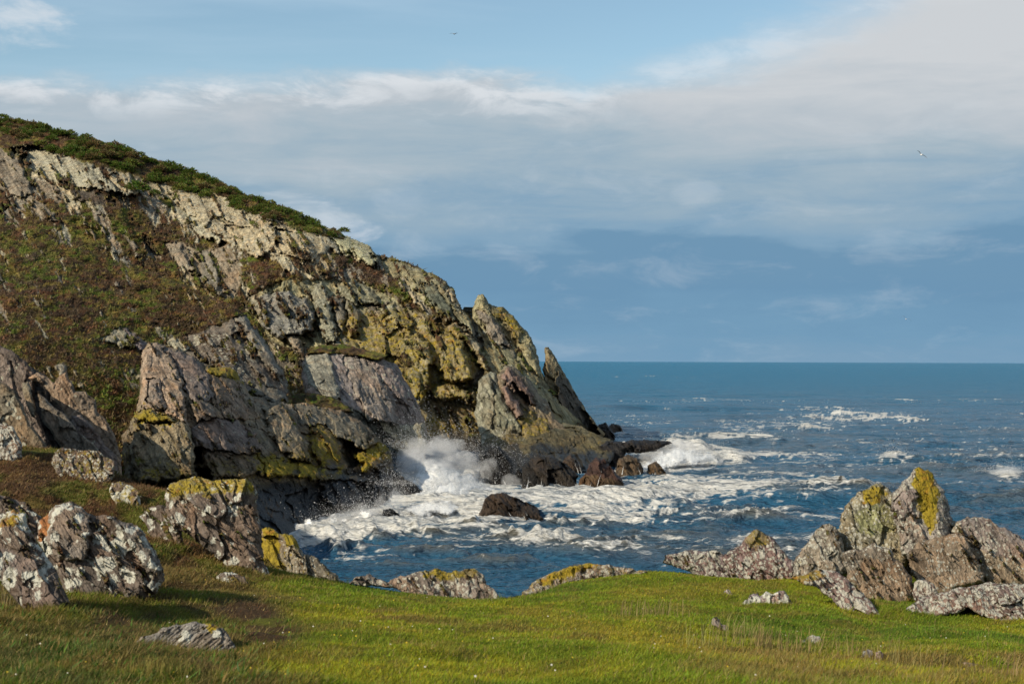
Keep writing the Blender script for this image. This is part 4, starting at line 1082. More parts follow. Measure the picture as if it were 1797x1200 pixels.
boulder([(-60, 960), (-20, 930), (4, 908), (24, 893), (44, 900), (54, 932), (70, 958), (98, 1000), (122, 1050), (100, 1062), (70, 1076), (42, 1062), (0, 1018), (-60, 1010)],
        'brown boulder with big white lichen spots, leftmost at the frame edge', w=.34, seed=71, dY=.28, regions=[C([(0, 960), (60, 980), (110, 1060), (60, 1075), (20, 1020)], (.16, .13, .115), w=.38, cut=False), C([(0, 900), (30, 893), (40, 920), (0, 925)], (.22, .12, .05), y=.4, w=.2, cut=False)])
boulder([(66, 948), (70, 915), (92, 890), (125, 878), (142, 888), (155, 902), (186, 903), (215, 914), (246, 926), (266, 958), (284, 985), (289, 1008), (272, 1034), (248, 1045), (216, 1062), (172, 1052), (124, 1053), (96, 1000)],
        'large brown boulder blotched with white lichen, lower left', w=.33, seed=72, lean=.55, dY=.28,
        regions=[C([(68, 948), (72, 912), (92, 892), (84, 930), (80, 950)], (.27, .13, .055), w=.1, up=.05, cut=False), C([(186, 905), (215, 914), (250, 928), (286, 985), (288, 1008), (262, 1004), (230, 955)], (.2, .17, .14), w=.40, y=.16, up=.10, tx=.2, cut=True),
                 C([(95, 885), (150, 885), (160, 930), (150, 980), (100, 985), (80, 950)], (.19, .155, .125), w=.34, up=.12, tx=-.25)])
boulder([(288, 868), (296, 848), (315, 842), (338, 838), (352, 836), (372, 845), (392, 842), (430, 838), (448, 852), (452, 885), (458, 930), (462, 975), (480, 1010), (462, 1014), (440, 1002), (398, 988), (380, 968), (334, 940), (302, 922), (290, 895)],
        'tall spotted boulder with yellow lichen top above the inlet', w=.29, seed=73, lean=.35, dY=.28,
        regions=[C([(288, 862), (300, 840), (350, 832), (440, 835), (452, 868), (400, 866), (340, 870), (300, 880)], (.22, .19, .12), w=.30, y=.46, cut=False), C([(300, 880), (350, 872), (360, 920), (330, 940), (300, 920)], (.2, .16, .13), w=.40, cut=False)])
boulder([(-60, 880), (-20, 868), (20, 872), (48, 884), (70, 905), (90, 930), (60, 960), (20, 940), (-60, 950)], 'low brown rock shoulder behind the leftmost spotted boulder', w=.28, y=.14, seed=100, moss=.06, dY=.2)
boulder([(246, 905), (262, 890), (285, 884), (300, 898), (318, 925), (322, 950), (296, 958), (268, 940)], 'mossy low rock half sunk in the bank between the two big spotted boulders', w=.26, y=.12, seed=101, moss=.08, dY=.1)
boulder([(378, 1010), (392, 1000), (412, 1002), (432, 1010), (440, 1022), (414, 1026), (388, 1022)], 'small low rock in the grass at the foot of the tall spotted boulder', w=.3, seed=102, moss=.05, sink=4)
boulder([(188, 862), (196, 846), (212, 842), (232, 850), (246, 866), (250, 884), (226, 886), (204, 882)], 'small half buried rock with orange lichen left of the tall spotted boulder', w=.36, y=.36, seed=74)
boulder([(90, 812), (96, 792), (112, 786), (140, 790), (158, 788), (182, 794), (202, 808), (204, 830), (190, 842), (150, 836), (110, 836)], 'low lichened rock poking out of the bank top, upper left', w=.34, y=.34, seed=75, mat=M_BRINK)
boulder([(-60, 730), (0, 742), (22, 748), (34, 768), (40, 790), (30, 806), (0, 806), (-60, 800)], 'pale lichened rock cut by the left frame edge on the bank', w=.46, y=.12, seed=76, mat=M_BRINK)
boulder([(216, 1142), (232, 1128), (250, 1116), (268, 1112), (282, 1104), (300, 1098), (320, 1094), (350, 1090), (372, 1094), (386, 1102), (402, 1112), (418, 1136), (408, 1142), (380, 1140), (330, 1136), (262, 1138), (236, 1144)],
        'flat grey ridged rock lying low in the grass, front left', col=(.23, .205, .175), w=.22, y=.05, seed=77, lean=.9, ang=-38, cell=26, strata=3.5, sink=8,
        regions=[C([(362, 1092), (380, 1094), (384, 1104), (368, 1106)], (.25, .15, .04), y=.55, cut=False)])
boulder([(458, 985), (460, 925), (472, 924), (486, 932), (500, 934), (516, 940), (524, 955), (534, 972), (556, 978), (564, 990), (600, 1008), (617, 1022), (580, 1020), (520, 1014), (480, 1004)],
        'mustard yellow lichened rock behind the tall spotted boulder', col=(.23, .20, .15), w=.22, y=.30, seed=78, mat=M_BRINK, lean=.25, Yc=23.4,
        regions=[C([(458, 985), (460, 922), (474, 924), (486, 940), (488, 970), (500, 992), (480, 1000)], (.22, .18, .08), y=.60, cut=False), C([(490, 930), (520, 938), (526, 955), (505, 955)], (.22, .18, .08), y=.52, cut=False)])
boulder([(612, 1024), (625, 1012), (648, 1010), (664, 1014), (680, 1018), (700, 1012), (712, 1006), (735, 1000), (760, 999), (785, 1002), (815, 997), (834, 997), (846, 1008), (856, 1026), (876, 1038), (892, 1048), (878, 1054), (840, 1050), (790, 1044), (740, 1040), (690, 1034)],
        'long low lichened rock on the terrace edge above the inlet, centre', col=(.225, .185, .155), w=.36, y=.20, seed=79, mat=M_BRINK, lean=.4, cell=24, edge=3.5, tilt=.7,
        regions=[C([(735, 998), (835, 996), (846, 1012), (800, 1018), (750, 1014)], (.22, .19, .1), w=.2, y=.42, cut=False)])
boulder([(912, 1046), (930, 1026), (955, 1010), (985, 998), (1012, 990), (1034, 986), (1052, 990), (1080, 994), (1100, 998), (1122, 1000), (1140, 1004), (1120, 1012), (1060, 1014), (1010, 1022), (965, 1032), (930, 1046)],
        'yellow and white lichened rock rim left of the grassy hump', col=(.24, .2, .17), w=.38, y=.34, seed=80, mat=M_BRINK, lean=.3, cell=20, edge=3.2, tilt=.6, sink=5,
        regions=[C([(940, 1018), (1030, 984), (1055, 992), (1000, 1008), (950, 1028)], (.24, .18, .06), w=.2, y=.52, cut=False)])
boulder([(1160, 988), (1168, 974), (1186, 969), (1212, 966), (1236, 968), (1256, 967), (1276, 978), (1290, 992), (1304, 1008), (1312, 1020), (1280, 1020), (1248, 1018), (1232, 1006), (1200, 996)],
        'low white lichened rock beside the grassy hump, right of centre', col=(.2, .15, .14), w=.44, y=.16, seed=81, mat=M_BRINK, Yc=26.2, lean=.4, cell=22)
boulder([(1268, 976), (1280, 968), (1296, 958), (1310, 944), (1322, 930), (1334, 928), (1346, 936), (1358, 944), (1366, 958), (1380, 972), (1394, 990), (1402, 1006), (1392, 1018), (1340, 1022), (1300, 1018), (1284, 1000)],
        'white lichened rock with a small orange tipped peak', col=(.2, .14, .13), w=.42, y=.12, seed=82, mat=M_BRINK, Yc=26.0, lean=.35,
        regions=[C([(1305, 955), (1325, 926), (1345, 936), (1350, 955), (1325, 965)], (.24, .19, .1), w=.3, y=.36, cut=False)])
boulder([(1390, 1004), (1396, 978), (1408, 962), (1420, 948), (1430, 930), (1444, 919), (1458, 918), (1472, 930), (1480, 955), (1486, 990), (1470, 1012), (1430, 1010)],
        'pale rounded rock at the left foot of the big twin boulder', col=(.24, .21, .17), w=.36, y=.26, seed=83, mat=M_BRINK, Yc=25.2, lean=.3)
boulder([(1408, 1030), (1412, 985), (1436, 955), (1474, 925), (1500, 895), (1530, 872), (1570, 868), (1600, 868), (1640, 890), (1668, 912), (1700, 918), (1760, 945), (1850, 985), (1880, 1010), (1880, 1050), (1797, 1060), (1600, 1060), (1480, 1050)],
        'pale mossy bedrock behind and between the right hand boulders, joining them', col=(.25, .21, .14), w=.34, y=.2, seed=99, mat=M_BRINK, Yc=26.3, lean=.3, thick=1.5, cell=40, moss=.02)
boulder([(1472, 945), (1474, 915), (1480, 896), (1492, 880), (1505, 866), (1525, 855), (1546, 848), (1560, 856), (1570, 866), (1585, 880), (1606, 920), (1610, 960), (1590, 985), (1540, 990), (1490, 980)],
        'domed half of the big twin boulder, furred with pale green lichen', col=(.235, .215, .15), w=.30, y=.22, seed=84, mat=M_BRINK, Yc=25.6, lean=.3, thick=1.0,
        regions=[C([(1500, 905), (1540, 880), (1570, 880), (1580, 910), (1570, 935), (1530, 940), (1505, 930)], (.27, .26, .13), w=.30, y=.05, cut=False), C([(1518, 858), (1545, 852), (1552, 870), (1530, 885), (1515, 880)], (.22, .18, .08), y=.50, cut=False)])
boulder([(1566, 866), (1580, 848), (1594, 838), (1604, 822), (1614, 817), (1628, 824), (1640, 834), (1644, 848), (1654, 858), (1660, 874), (1668, 892), (1674, 910), (1670, 925), (1672, 950), (1650, 975), (1610, 985), (1585, 960), (1572, 920), (1562, 890)],
        'pointed peak of the big twin boulder, splashed with bright yellow lichen', col=(.25, .225, .20), w=.38, y=.16, seed=85, mat=M_BRINK, Yc=25.0, lean=.22, thick=1.0, cell=26,
        regions=[C([(1598, 845), (1606, 822), (1618, 817), (1636, 832), (1648, 862), (1642, 885), (1640, 910), (1632, 935), (1618, 918), (1612, 880), (1602, 860)], (.24, .2, .06), y=.60, w=.1, cut=False),
                 C([(1600, 860), (1612, 870), (1602, 905), (1580, 912), (1566, 890), (1575, 868)], (.26, .2, .17), w=.32, up=.08, tx=-.2)])
boulder([(1596, 968), (1612, 950), (1650, 940), (1680, 935), (1696, 945), (1708, 968), (1722, 992), (1730, 1012), (1700, 1018), (1682, 1022), (1664, 1036), (1640, 1034), (1614, 1022), (1598, 1002)],
        'smooth brown block under the pointed peak, lower middle right', col=(.27, .205, .145), w=.24, y=.02, seed=86, mat=M_BRINK, Yc=24.4, lean=.2, tilt=.2, cell=60, offs=.1, rnd=9, rough=.4)
boulder([(1672, 930), (1680, 912), (1696, 905), (1720, 906), (1738, 912), (1752, 922), (1772, 930), (1797, 945), (1850, 960), (1860, 1010), (1797, 1020), (1760, 1024), (1744, 1022), (1704, 1000), (1690, 962)],
        'long brown boulder with pale lichen top at the right edge', col=(.27, .21, .145), w=.26, y=.08, seed=87, mat=M_BRINK, Yc=24.8, lean=.3, tilt=.3, cell=50, rough=.5,
        regions=[C([(1672, 905), (1740, 905), (1860, 950), (1860, 970), (1797, 985), (1740, 975), (1710, 960)], (.25, .20, .17), w=.34, y=.22, cut=False)])
boulder([(1478, 972), (1492, 966), (1520, 958), (1536, 954), (1550, 958), (1566, 966), (1574, 985), (1590, 998), (1602, 1012), (1602, 1044), (1588, 1060), (1568, 1068), (1548, 1066), (1522, 1050), (1502, 1030), (1486, 1010)],
        'brown slab with streaked face in front of the domed boulder', col=(.25, .19, .135), w=.22, y=.04, seed=88, mat=M_BRINK, Yc=23.4, lean=.3, tilt=.3, cell=44, ang=62, rough=.55, strata=2.5,
        regions=[C([(1476, 965), (1550, 950), (1575, 975), (1550, 985), (1520, 975), (1500, 1000), (1484, 1000)], (.25, .22, .18), w=.42, y=.14, cut=False)])
boulder([(1384, 1014), (1410, 1006), (1440, 1000), (1470, 1002), (1494, 1020), (1514, 1040), (1540, 1064), (1562, 1077), (1520, 1078), (1478, 1070), (1460, 1050), (1440, 1032), (1410, 1024)],
        'sloping white crusted slab running down to the lawn', col=(.2, .14, .125), w=.48, y=.06, seed=89, mat=M_BRINK, lean=.8, sink=6,
        regions=[C([(1384, 1014), (1440, 998), (1450, 1010), (1400, 1026)], (.24, .17, .06), y=.4, w=.3, cut=False)])
boulder([(1574, 1078), (1592, 1064), (1612, 1050), (1640, 1044), (1676, 1034), (1700, 1028), (1740, 1022), (1800, 1026), (1860, 1032), (1860, 1088), (1797, 1088), (1760, 1084), (1740, 1074), (1700, 1068), (1640, 1070), (1600, 1078)],
        'wide flat white crusted outcrop at the right edge of the lawn', col=(.2, .145, .125), w=.46, y=.08, seed=90, mat=M_BRINK, lean=.9, sink=16, cell=30, tilt=.6)
boulder([(1600, 1040), (1606, 1020), (1622, 1018), (1640, 1026), (1652, 1040), (1640, 1048), (1612, 1048)], 'small white crusted rock wedged between brown slab and brown block', col=(.2, .16, .14), w=.44, seed=91, mat=M_BRINK, Yc=23.2)
boulder([(1288, 1060), (1312, 1052), (1316, 1044), (1328, 1042), (1334, 1046), (1344, 1036), (1356, 1040), (1370, 1034), (1382, 1038), (1386, 1050), (1394, 1056), (1360, 1058), (1320, 1060)],
        'low row of white stones with an orange patch out on the lawn', col=(.24, .2, .19), w=.44, y=.18, seed=92, mat=M_NEAR, lean=.4, cell=16, sink=3)
boulder([(1267, 1042), (1268, 1036), (1274, 1032), (1281, 1034), (1285, 1040), (1280, 1043)], 'single round pale stone on the lawn', col=(.33, .29, .28), w=.2, seed=93, sink=2)
boulder([(1248, 1090), (1250, 1084), (1258, 1081), (1266, 1086), (1268, 1096), (1280, 1102), (1290, 1108), (1280, 1111), (1266, 1106), (1254, 1098)], 'small jagged grey stone beside the straw tuft', col=(.22, .19, .17), w=.36, seed=94, cell=12, sink=2)
boulder([(1402, 1124), (1412, 1118), (1426, 1113), (1436, 1116), (1440, 1126), (1446, 1131), (1424, 1130)], 'small pale stone with an orange corner right of the dense tan grass', col=(.26, .24, .22), w=.38, y=.2, seed=95, cell=12, sink=2)
boulder([(1508, 1152), (1512, 1142), (1522, 1137), (1530, 1142), (1533, 1152), (1524, 1156)], 'left one of two small stones half hidden in dry grass', col=(.24, .21, .19), w=.4, y=.1, seed=96, cell=12, sink=2)
boulder([(1535, 1154), (1537, 1146), (1546, 1142), (1553, 1148), (1554, 1158), (1544, 1160)], 'right one of two small stones half hidden in dry grass', col=(.22, .17, .16), w=.38, y=.2, seed=97, cell=12, sink=2)
boulder([(1668, 1166), (1680, 1162), (1696, 1161), (1712, 1165), (1725, 1169), (1700, 1170)], 'thin flat pinkish stone nearly buried in the lower right grass', col=(.28, .2, .16), w=.3, seed=98, cell=12, sink=2)

def fringe():
    """longer grass left standing round the feet of the rocks"""
    r = np.random.RandomState(31)
    X, Yy = [], []
    for q, yb, yt in FR:
        n = len(q)
        for i in range(n):
            a, b = q[i], q[(i + 1) % n]
            if (a[1] + b[1]) / 2 < yb - .42 * (yb - yt) or not (-60 < a[0] < 1850): continue
            L = np.hypot(*(b - a)); k = int(L * (5 if yb > 1030 else 3.2)) + 2
            t_ = r.rand(k)
            px = a[0] + (b[0] - a[0]) * t_ + r.normal(0, 3, k); py = a[1] + (b[1] - a[1]) * t_ + r.uniform(-1, 7, k)
            yc = ground_Y((a[0] + b[0]) / 2, min((a[1] + b[1]) / 2 + 3, 1199))
            if yc > 25.9: continue
            V = P(px, py, yc - (py - (a[1] + (b[1] - a[1]) * t_)) * .03)
            X.append(V[:, 0]); Yy.append(V[:, 1])
    x = np.concatenate(X); y = np.concatenate(Yy)
    V = np.stack([x, y, ground_z(x, y) - .01], -1); n = len(x)
    c, px, py, lf, bank, brown = ground_colour(V)
    c = c * (.7 + .7 * r.rand(n, 1)); s = r.rand(n) < .28 + .25 * lf
    c[s] = np.array((.25, .175, .06)) * (.5 + .7 * r.rand(s.sum(), 1))
    link('rough_grass', blades('rough_grass', V, .045 + .085 * r.rand(n) ** 1.6, .006 + .006 * r.rand(n), .3, np.clip(c, .004, 1), 32), kind='stuff')
fringe()
# ------------------------------------------------------------------ the sea
# foam fields: (px, py, half width, half height, density)
FOAM = [(1250, 768, 150, 10, .62), (1600, 772, 190, 10, .55), (1700, 800, 130, 8, .5), (1400, 800, 170, 10, .6), (1550, 850, 210, 9, .55), (1250, 702, 220, 6, .45), (1650, 700, 200, 5, .42), (1150, 660, 260, 4, .3),
        (560, 930, 110, 34, 1.1), (660, 915, 90, 30, 1.15), (780, 870, 170, 60, 1.3), (600, 925, 130, 28, .95), (520, 940, 60, 22, .8), (720, 925, 130, 24, .6), (1000, 880, 230, 34, 1.05), (1190, 862, 220, 40, .85), (1180, 805, 100, 28, 1.0), (1260, 800, 70, 14, .9), (1060, 830, 60, 20, .9),
        (1300, 880, 200, 18, .55), (1350, 840, 180, 34, .50), (900, 950, 260, 28, .48), (700, 960, 200, 26, .45), (1130, 740, 90, 24, .40), (1350, 745, 180, 13, .62), (1500, 730, 160, 11, .66), (1600, 738, 50, 8, .6), (1460, 715, 160, 7, .45),
        (1200, 760, 180, 20, .34), (1570, 800, 40, 12, .75), (1450, 865, 160, 16, .5), (1250, 905, 220, 20, .34), (1640, 835, 120, 14, .36), (1770, 832, 34, 9, .9), (950, 1000, 300, 24, .44), (650, 975, 110, 20, .6), (1320, 945, 200, 34, .42), (1000, 945, 300, 30, .6), (1500, 900, 160, 24, .36), (1080, 790, 40, 20, .7)]
# breaking crests: (px, py, half width px, height m, half depth m, foam)
CREST = [(1200, 792, 60, 2.2, 3.5, 1.0), (1275, 806, 50, 1.2, 3.5, .9), (965, 952, 66, .95, 1.5, .35), (890, 948, 40, .6, 1.2, .3), (720, 938, 55, .9, 1.5, .5), (650, 945, 50, .7, 1.3, .5), (830, 925, 50, .7, 1.4, .3), (1460, 862, 80, .6, 2.0, .5),
         (1570, 797, 24, .8, 3, .45), (1040, 960, 60, .5, 1.3, .3), (600, 962, 50, .7, 1.3, .4), (760, 970, 60, .5, 1.2, .3), (860, 980, 70, .5, 1.2, .2), (1610, 738, 30, 1.2, 6, .7), (1480, 728, 60, 1.2, 6, .25), (1430, 752, 60, 1.0, 5, .4), (1330, 905, 70, .6, 1.6, .3),
         (1770, 830, 30, .4, 2.5, .5), (1010, 915, 70, .5, 1.5, .4), (700, 990, 50, .45, 1.0, .2), (560, 945, 40, .6, 1.2, .5)]

def hump(x, y, amp):
    r = np.zeros(x.shape); fm = np.zeros(x.shape)
    for (px, py, hw, h, hd_, fo) in CREST:
        Y0 = EYE.z * F / (py - 634.0); X0 = (px - 898.5) / F * Y0; a = hw / F * Y0
        wv = (vn(x / (a * .5), y * 0 + px, 7) - .5) * hd_ * 1.3
        dy = (y - Y0 + wv) / hd_
        prof = np.where(dy < 0, np.exp(-(dy * 1.9) ** 2), np.exp(-(dy * .9) ** 2)) * np.exp(-((x - X0) / a) ** 2)
        h = h * (1.0 if py > 850 else .62); r = r + h * prof * (.6 + .8 * vn(x / (a * .22), y / hd_, 17)); fm = fm + fo * prof
    return r, fm

def build_sea():
    dy = np.concatenate([[0.35, 0.7, 1.1, 1.6, 2.2, 2.9], np.arange(3.6, 60, .8), np.arange(60, 425, .85), np.arange(426, 640, 12)])
    Yr = EYE.z * F / dy
    pxs = np.concatenate([np.arange(-420, 430, 12), np.arange(430, 1800, 2.0), np.arange(1802, 2500, 14)])
    PX, DY = np.meshgrid(pxs, dy)
    Yg = EYE.z * F / DY; X = (PX - 898.5) / F * Yg
    dYr = Yg * Yg / (EYE.z * F) * .85
    a = math.radians(12)
    c = X * math.cos(a) + Yg * math.sin(a); s = -X * math.sin(a) + Yg * math.cos(a)
    def fade(L): return np.clip(L / (2.6 * dYr), 0, 1)
    wc = c + 3 * (fbm(c / 14, s / 14, 601, 3) - .5) * 2; ws = s + 2.2 * (fbm(c / 9, s / 9, 611, 3) - .5) * 2
    big = (fbm(wc / 60, ws / 17, 621, 3) - .5) * 2.4 * fade(17)
    mod = sm(.35, .65, fbm(c / 30, s / 22, 631, 3))
    chop = (ridge(wc / 8.5, ws / 3.6, 641, 3, .5) - .55) * (.55 + .75 * mod) * fade(3.6)
    small = (ridge(wc / 2.3, ws / 1.05, 651, 3, .55) - .5) * .30 * fade(1.05)
    tiny = (fbm(wc / .55, ws / .30, 661, 3, .6) - .5) * .13 * fade(.35)
    bump_, cf = hump(X, Yg, 1)
    Z = big + chop * 1.1 + small * 1.4 + tiny + bump_
    far = np.clip(1 - Yg / 2500, 0, 1)
    PYp = 634 + DY
    D = np.zeros(X.shape)
    for (px, py, rw, rh, d) in FOAM:
        D = np.maximum(D, d * np.exp(-np.abs((PX - px) / rw) ** 2.2 - np.abs((PYp - py) / rh) ** 2.2))
    D = np.maximum(D, (.27 + .10 * sm(900, 560, PX)) * np.exp(-((DY - 140) / 110) ** 2)) + .75 * cf
    n2 = fbm(wc / 15, ws / 4.2, 701, 4, .55)
    n3 = fbm(wc / .9, ws / .34, 711, 3, .6)
    la = 1 - np.abs(2 * fbm(wc / 6.0 + 1.2 * fbm(c / 2.2, s / 1.2, 671, 3), ws / 1.7 + 1.2 * fbm(c / 2.6, s / 1.1, 681, 3), 691, 2, .5) - 1)
    lb = 1 - np.abs(2 * fbm(wc / 2.4 + fbm(c, s / .5, 672, 2), ws / .75 + fbm(c / 1.2, s / .5, 682, 2), 692, 2, .5) - 1)
    lace = np.maximum(la ** 3, .85 * lb ** 3)
    patt = .42 * lace + .40 * n2 + .18 * n3 + .14 * (chop + small)
    thr = .87 - .58 * np.clip(D, 0, 1.3) ** .9
    foam = np.clip((patt - thr) / .26 + .25, 0, 1)
    # white horses on the open water
    wh = ridge(X / (60 + Yg * .03), Yg / (18 + Yg * .06), 721, 3, .6) * .6 + .4 * vn(X / 9, Yg / (4 + Yg * .02), 731)
    foam = np.maximum(foam, sm(.90, .95, wh) * .45 * np.clip(DY / 25, .1, 1) * np.clip((170 - DY) / 60, 0, 1))
    Z = Z + foam * .05 * (1 + 2.0 * (n3 - .5)) * fade(1.0) + np.clip(D - .9, 0, 1) * .5 * fbm(X / 1.6, Yg / 1.6, 741, 4) 
    XX = X + .35 * chop * fade(3.6)
    # water colours: clear teal offshore, blue grey nearer, silt in the crests of the inlet
    t1 = sm(110, 15, DY)[..., None]
    col = np.array((0.025, 0.100, 0.180)) * (1 - t1) + np.array((0.001, 0.125, 0.235)) * t1
    silt = (sm(.05, .75, chop * .9 + small + bump_ * 1.1) * sm(60, 190, DY) * .65)[..., None]
    silt = silt + (.22 * sm(.5, .65, fbm(c / 25, s / 10, 751, 3)) * sm(40, 160, DY))[..., None]
    col = col * (1 - np.clip(silt, 0, .9)) + np.array((0.135, 0.110, 0.065)) * np.clip(silt, 0, .9)
    fo = np.stack([foam, sm(0, 1, DY / 400), foam * 0, foam * 0 + 1], -1)
    V = np.stack([XX, Yg, Z * np.clip(far + .1, 0, 1)], -1)
    H, W = X.shape
    idx = np.arange(H * W).reshape(H, W)
    Fc = np.stack([idx[1:, :-1], idx[1:, 1:], idx[:-1, 1:], idx[:-1, :-1]], -1).reshape(-1, 4)
    m, t, b = pmat('sea_water')
    geo = t.new('ShaderNodeNewGeometry'); pos = geo.outputs['Position']
    sp = t.new('ShaderNodeSeparateColor'); t.l.new(t.attr('foam'), sp.inputs[0])
    p2 = t.vmul(pos, (.55, 1.0, .3))
    fine = t.noise(t.vmul(pos, (.45, 1.3, .5)), 3.2, 8, .74, .4); mid = t.noise(p2, .55, 5, .6, .4)
    f = t.step(t.math('ADD', sp.outputs[0], t.math('MULTIPLY', t.math('SUBTRACT', fine, .5), 1.6)), .22, .78)
    fc = t.mix(t.lin(fine, .3, .7), (.46, .45, .41), (.80, .80, .77))
    c_ = t.mix(f, t.attr('col'), fc)
    t.l.new(c_, b.inputs['Base Color'])
    t.l.new(t.math('ADD', t.lin(sp.outputs[1], 0.0, .25, .34, .12), t.math('MULTIPLY', f, .5)), b.inputs['Roughness'])
    b.inputs['IOR'].default_value = 1.333; b.inputs['Specular IOR Level'].default_value = 0.30
    h = t.math('ADD', t.math('MULTIPLY', mid, .9), t.math('MULTIPLY', fine, .35))
    bn = t.bump(h, 1.0, .9)
    big_n = t.noise(t.vmul(pos, (.4, 1.0, 1.0)), .09, 6, .62, .3)
    bn = t.bump(big_n, 1.0, 9.0, bn)
    t.l.new(bn, b.inputs['Normal'])
    link('sea', mesh('sea', V.reshape(-1, 3), Fc, {'col': col.reshape(-1, 3), 'foam': fo.reshape(-1, 4)}, mat=m), kind='structure')
build_sea()

# white water thrown up where the surge hits the cliff
mf, t, b = pmat('foam')
geo = t.new('ShaderNodeNewGeometry')
n = t.noise(geo.outputs['Position'], 1.1, 8, .7, .5)
fn = t.noise(geo.outputs['Position'], 4.5, 9, .82, .2)
t.l.new(t.mix(t.lin(n, .32, .62), (.70, .71, .70), (.92, .92, .90)), b.inputs['Base Color'])
b.inputs['Roughness'].default_value = .9; b.inputs['Specular IOR Level'].default_value = .1
t.l.new(t.bump(fn, .8, .22), b.inputs['Normal'])
ra = t.new('ShaderNodeSeparateColor'); t.l.new(t.attr('rim'), ra.inputs[0])
t.l.new(t.step(t.math('ADD', t.math('MULTIPLY', t.math('SUBTRACT', fn, .5), 2.2), t.math('SUBTRACT', t.math('MULTIPLY', ra.outputs[0], 2.2), .5)), .0, .45), b.inputs['Alpha'])
M_FOAM = mf

def surge(poly, ctrl, seed, amp=1.0, rndm=2.0, rnd=24, grow=0.0, dense=1.0, fwd=0.0):
    q = np.array(poly, float)
    st = 1.5
    gx, gy = np.meshgrid(np.arange(q[:, 0].min() - 6 - grow, q[:, 0].max() + 6 + grow, st), np.arange(q[:, 1].min() - 6 - grow, q[:, 1].max() + 6, st))
    w1 = gx + 14 * (fbm(gx / 16, gy / 16, seed, 5, .65) - .5) * 2; w2 = gy + 14 * (fbm(gx / 16, gy / 16, seed + 9, 5, .65) - .5) * 2
    sd = sdist(w1, w2, q) + grow
    Y = TPS(np.array(ctrl)[:, :2], np.array(ctrl)[:, 2])(gx, gy)
    e = np.clip(sd / rnd, 0, 1)
    Y = Y + rndm * (1 - np.sqrt(np.clip(1 - (1 - e) ** 2, 0, 1))) - amp * ((fbm(gx / 30, gy / 20, seed + 20, 4, .5) - .5) * 3.0 + (fbm(gx / 6, gy / 5, seed + 30, 4, .7) - .5) * .9) - fwd
    V = P(gx, gy, Y)
    rim = np.clip(sd / rnd, 0, 1) * dense
    att = np.stack([rim, rim, rim], -1).reshape(-1, 3)
    ok = (sd > 0)
    qd = ok[:-1, :-1] & ok[1:, :-1] & ok[:-1, 1:] & ok[1:, 1:]
    H, W = gx.shape; idx = np.arange(H * W).reshape(H, W); fi, fj = np.nonzero(qd)
    Fc = np.stack([idx[fi + 1, fj], idx[fi + 1, fj + 1], idx[fi, fj + 1], idx[fi, fj]], -1)
    v_, f_, a_ = sub(V.reshape(-1, 3), Fc, {'rim': att}, np.ones(len(Fc), bool))
    link('white_water', mesh('white_water', v_, f_, a_, mat=M_FOAM), kind='stuff')
S1 = [(692, 812), (702, 796), (722, 780), (745, 775), (770, 782), (800, 796), (835, 806), (850, 815), (880, 845), (905, 862), (950, 880), (900, 895), (850, 905), (800, 915), (720, 915), (690, 900), (700, 880), (712, 850)]
C1 = [(700, 800, 141), (760, 775, 147), (850, 810, 146), (940, 880, 124), (700, 905, 108), (800, 915, 104), (800, 860, 122)]
S0 = [(712, 838), (720, 815), (740, 800), (765, 798), (795, 812), (835, 826), (870, 848), (905, 864), (950, 880), (900, 895), (850, 905), (800, 915), (720, 915), (695, 900), (705, 880)]
surge(S0, C1, 801, .6, rnd=40, dense=.85)
surge(S1, C1, 802, .8, grow=2, rnd=60, dense=.52, fwd=.5)
surge(S1, C1, 803, 1.0, grow=9, rnd=80, dense=.40, fwd=1.0)
S2 = [(1110, 815), (1150, 790), (1185, 776), (1215, 782), (1255, 792), (1300, 804), (1270, 818), (1200, 825), (1130, 838)]
C2 = [(1130, 832, 152), (1185, 776, 172), (1290, 802, 172), (1200, 828, 154)]
surge(S2, C2, 811, .5, 1.5, 30, grow=0, dense=.62)
surge(S2, C2, 812, .9, 1.5, 26, grow=8, dense=.42, fwd=.5)
for k_, (cx_, cy_, w_, h_) in enumerate([(640, 908, 26, 16), (545, 925, 42, 16), (702, 872, 14, 20), (590, 918, 34, 14), (1765, 830, 34, 9), (1003, 815, 22, 18)]):
    yy_ = float(seaY(cx_, cy_ + h_ * .5))
    S3 = [(cx_ - w_, cy_ + h_ * .5), (cx_ - w_ * .6, cy_ - h_ * .3), (cx_ - w_ * .1, cy_ - h_), (cx_ + w_ * .4, cy_ - h_ * .6), (cx_ + w_, cy_ + h_ * .3), (cx_ + w_ * .5, cy_ + h_ * .7), (cx_ - w_ * .5, cy_ + h_ * .75)]
    C3 = [(cx_ - w_, cy_ + h_ * .7, yy_ - .8), (cx_ + w_, cy_ + h_ * .7, yy_ - .8), (cx_, cy_ - h_, yy_ + .3), (cx_, cy_, yy_ - .3)]
    surge(S3, C3, 821 + k_, .3, .6, 14, grow=5, dense=.46 if k_ < 4 else .36)

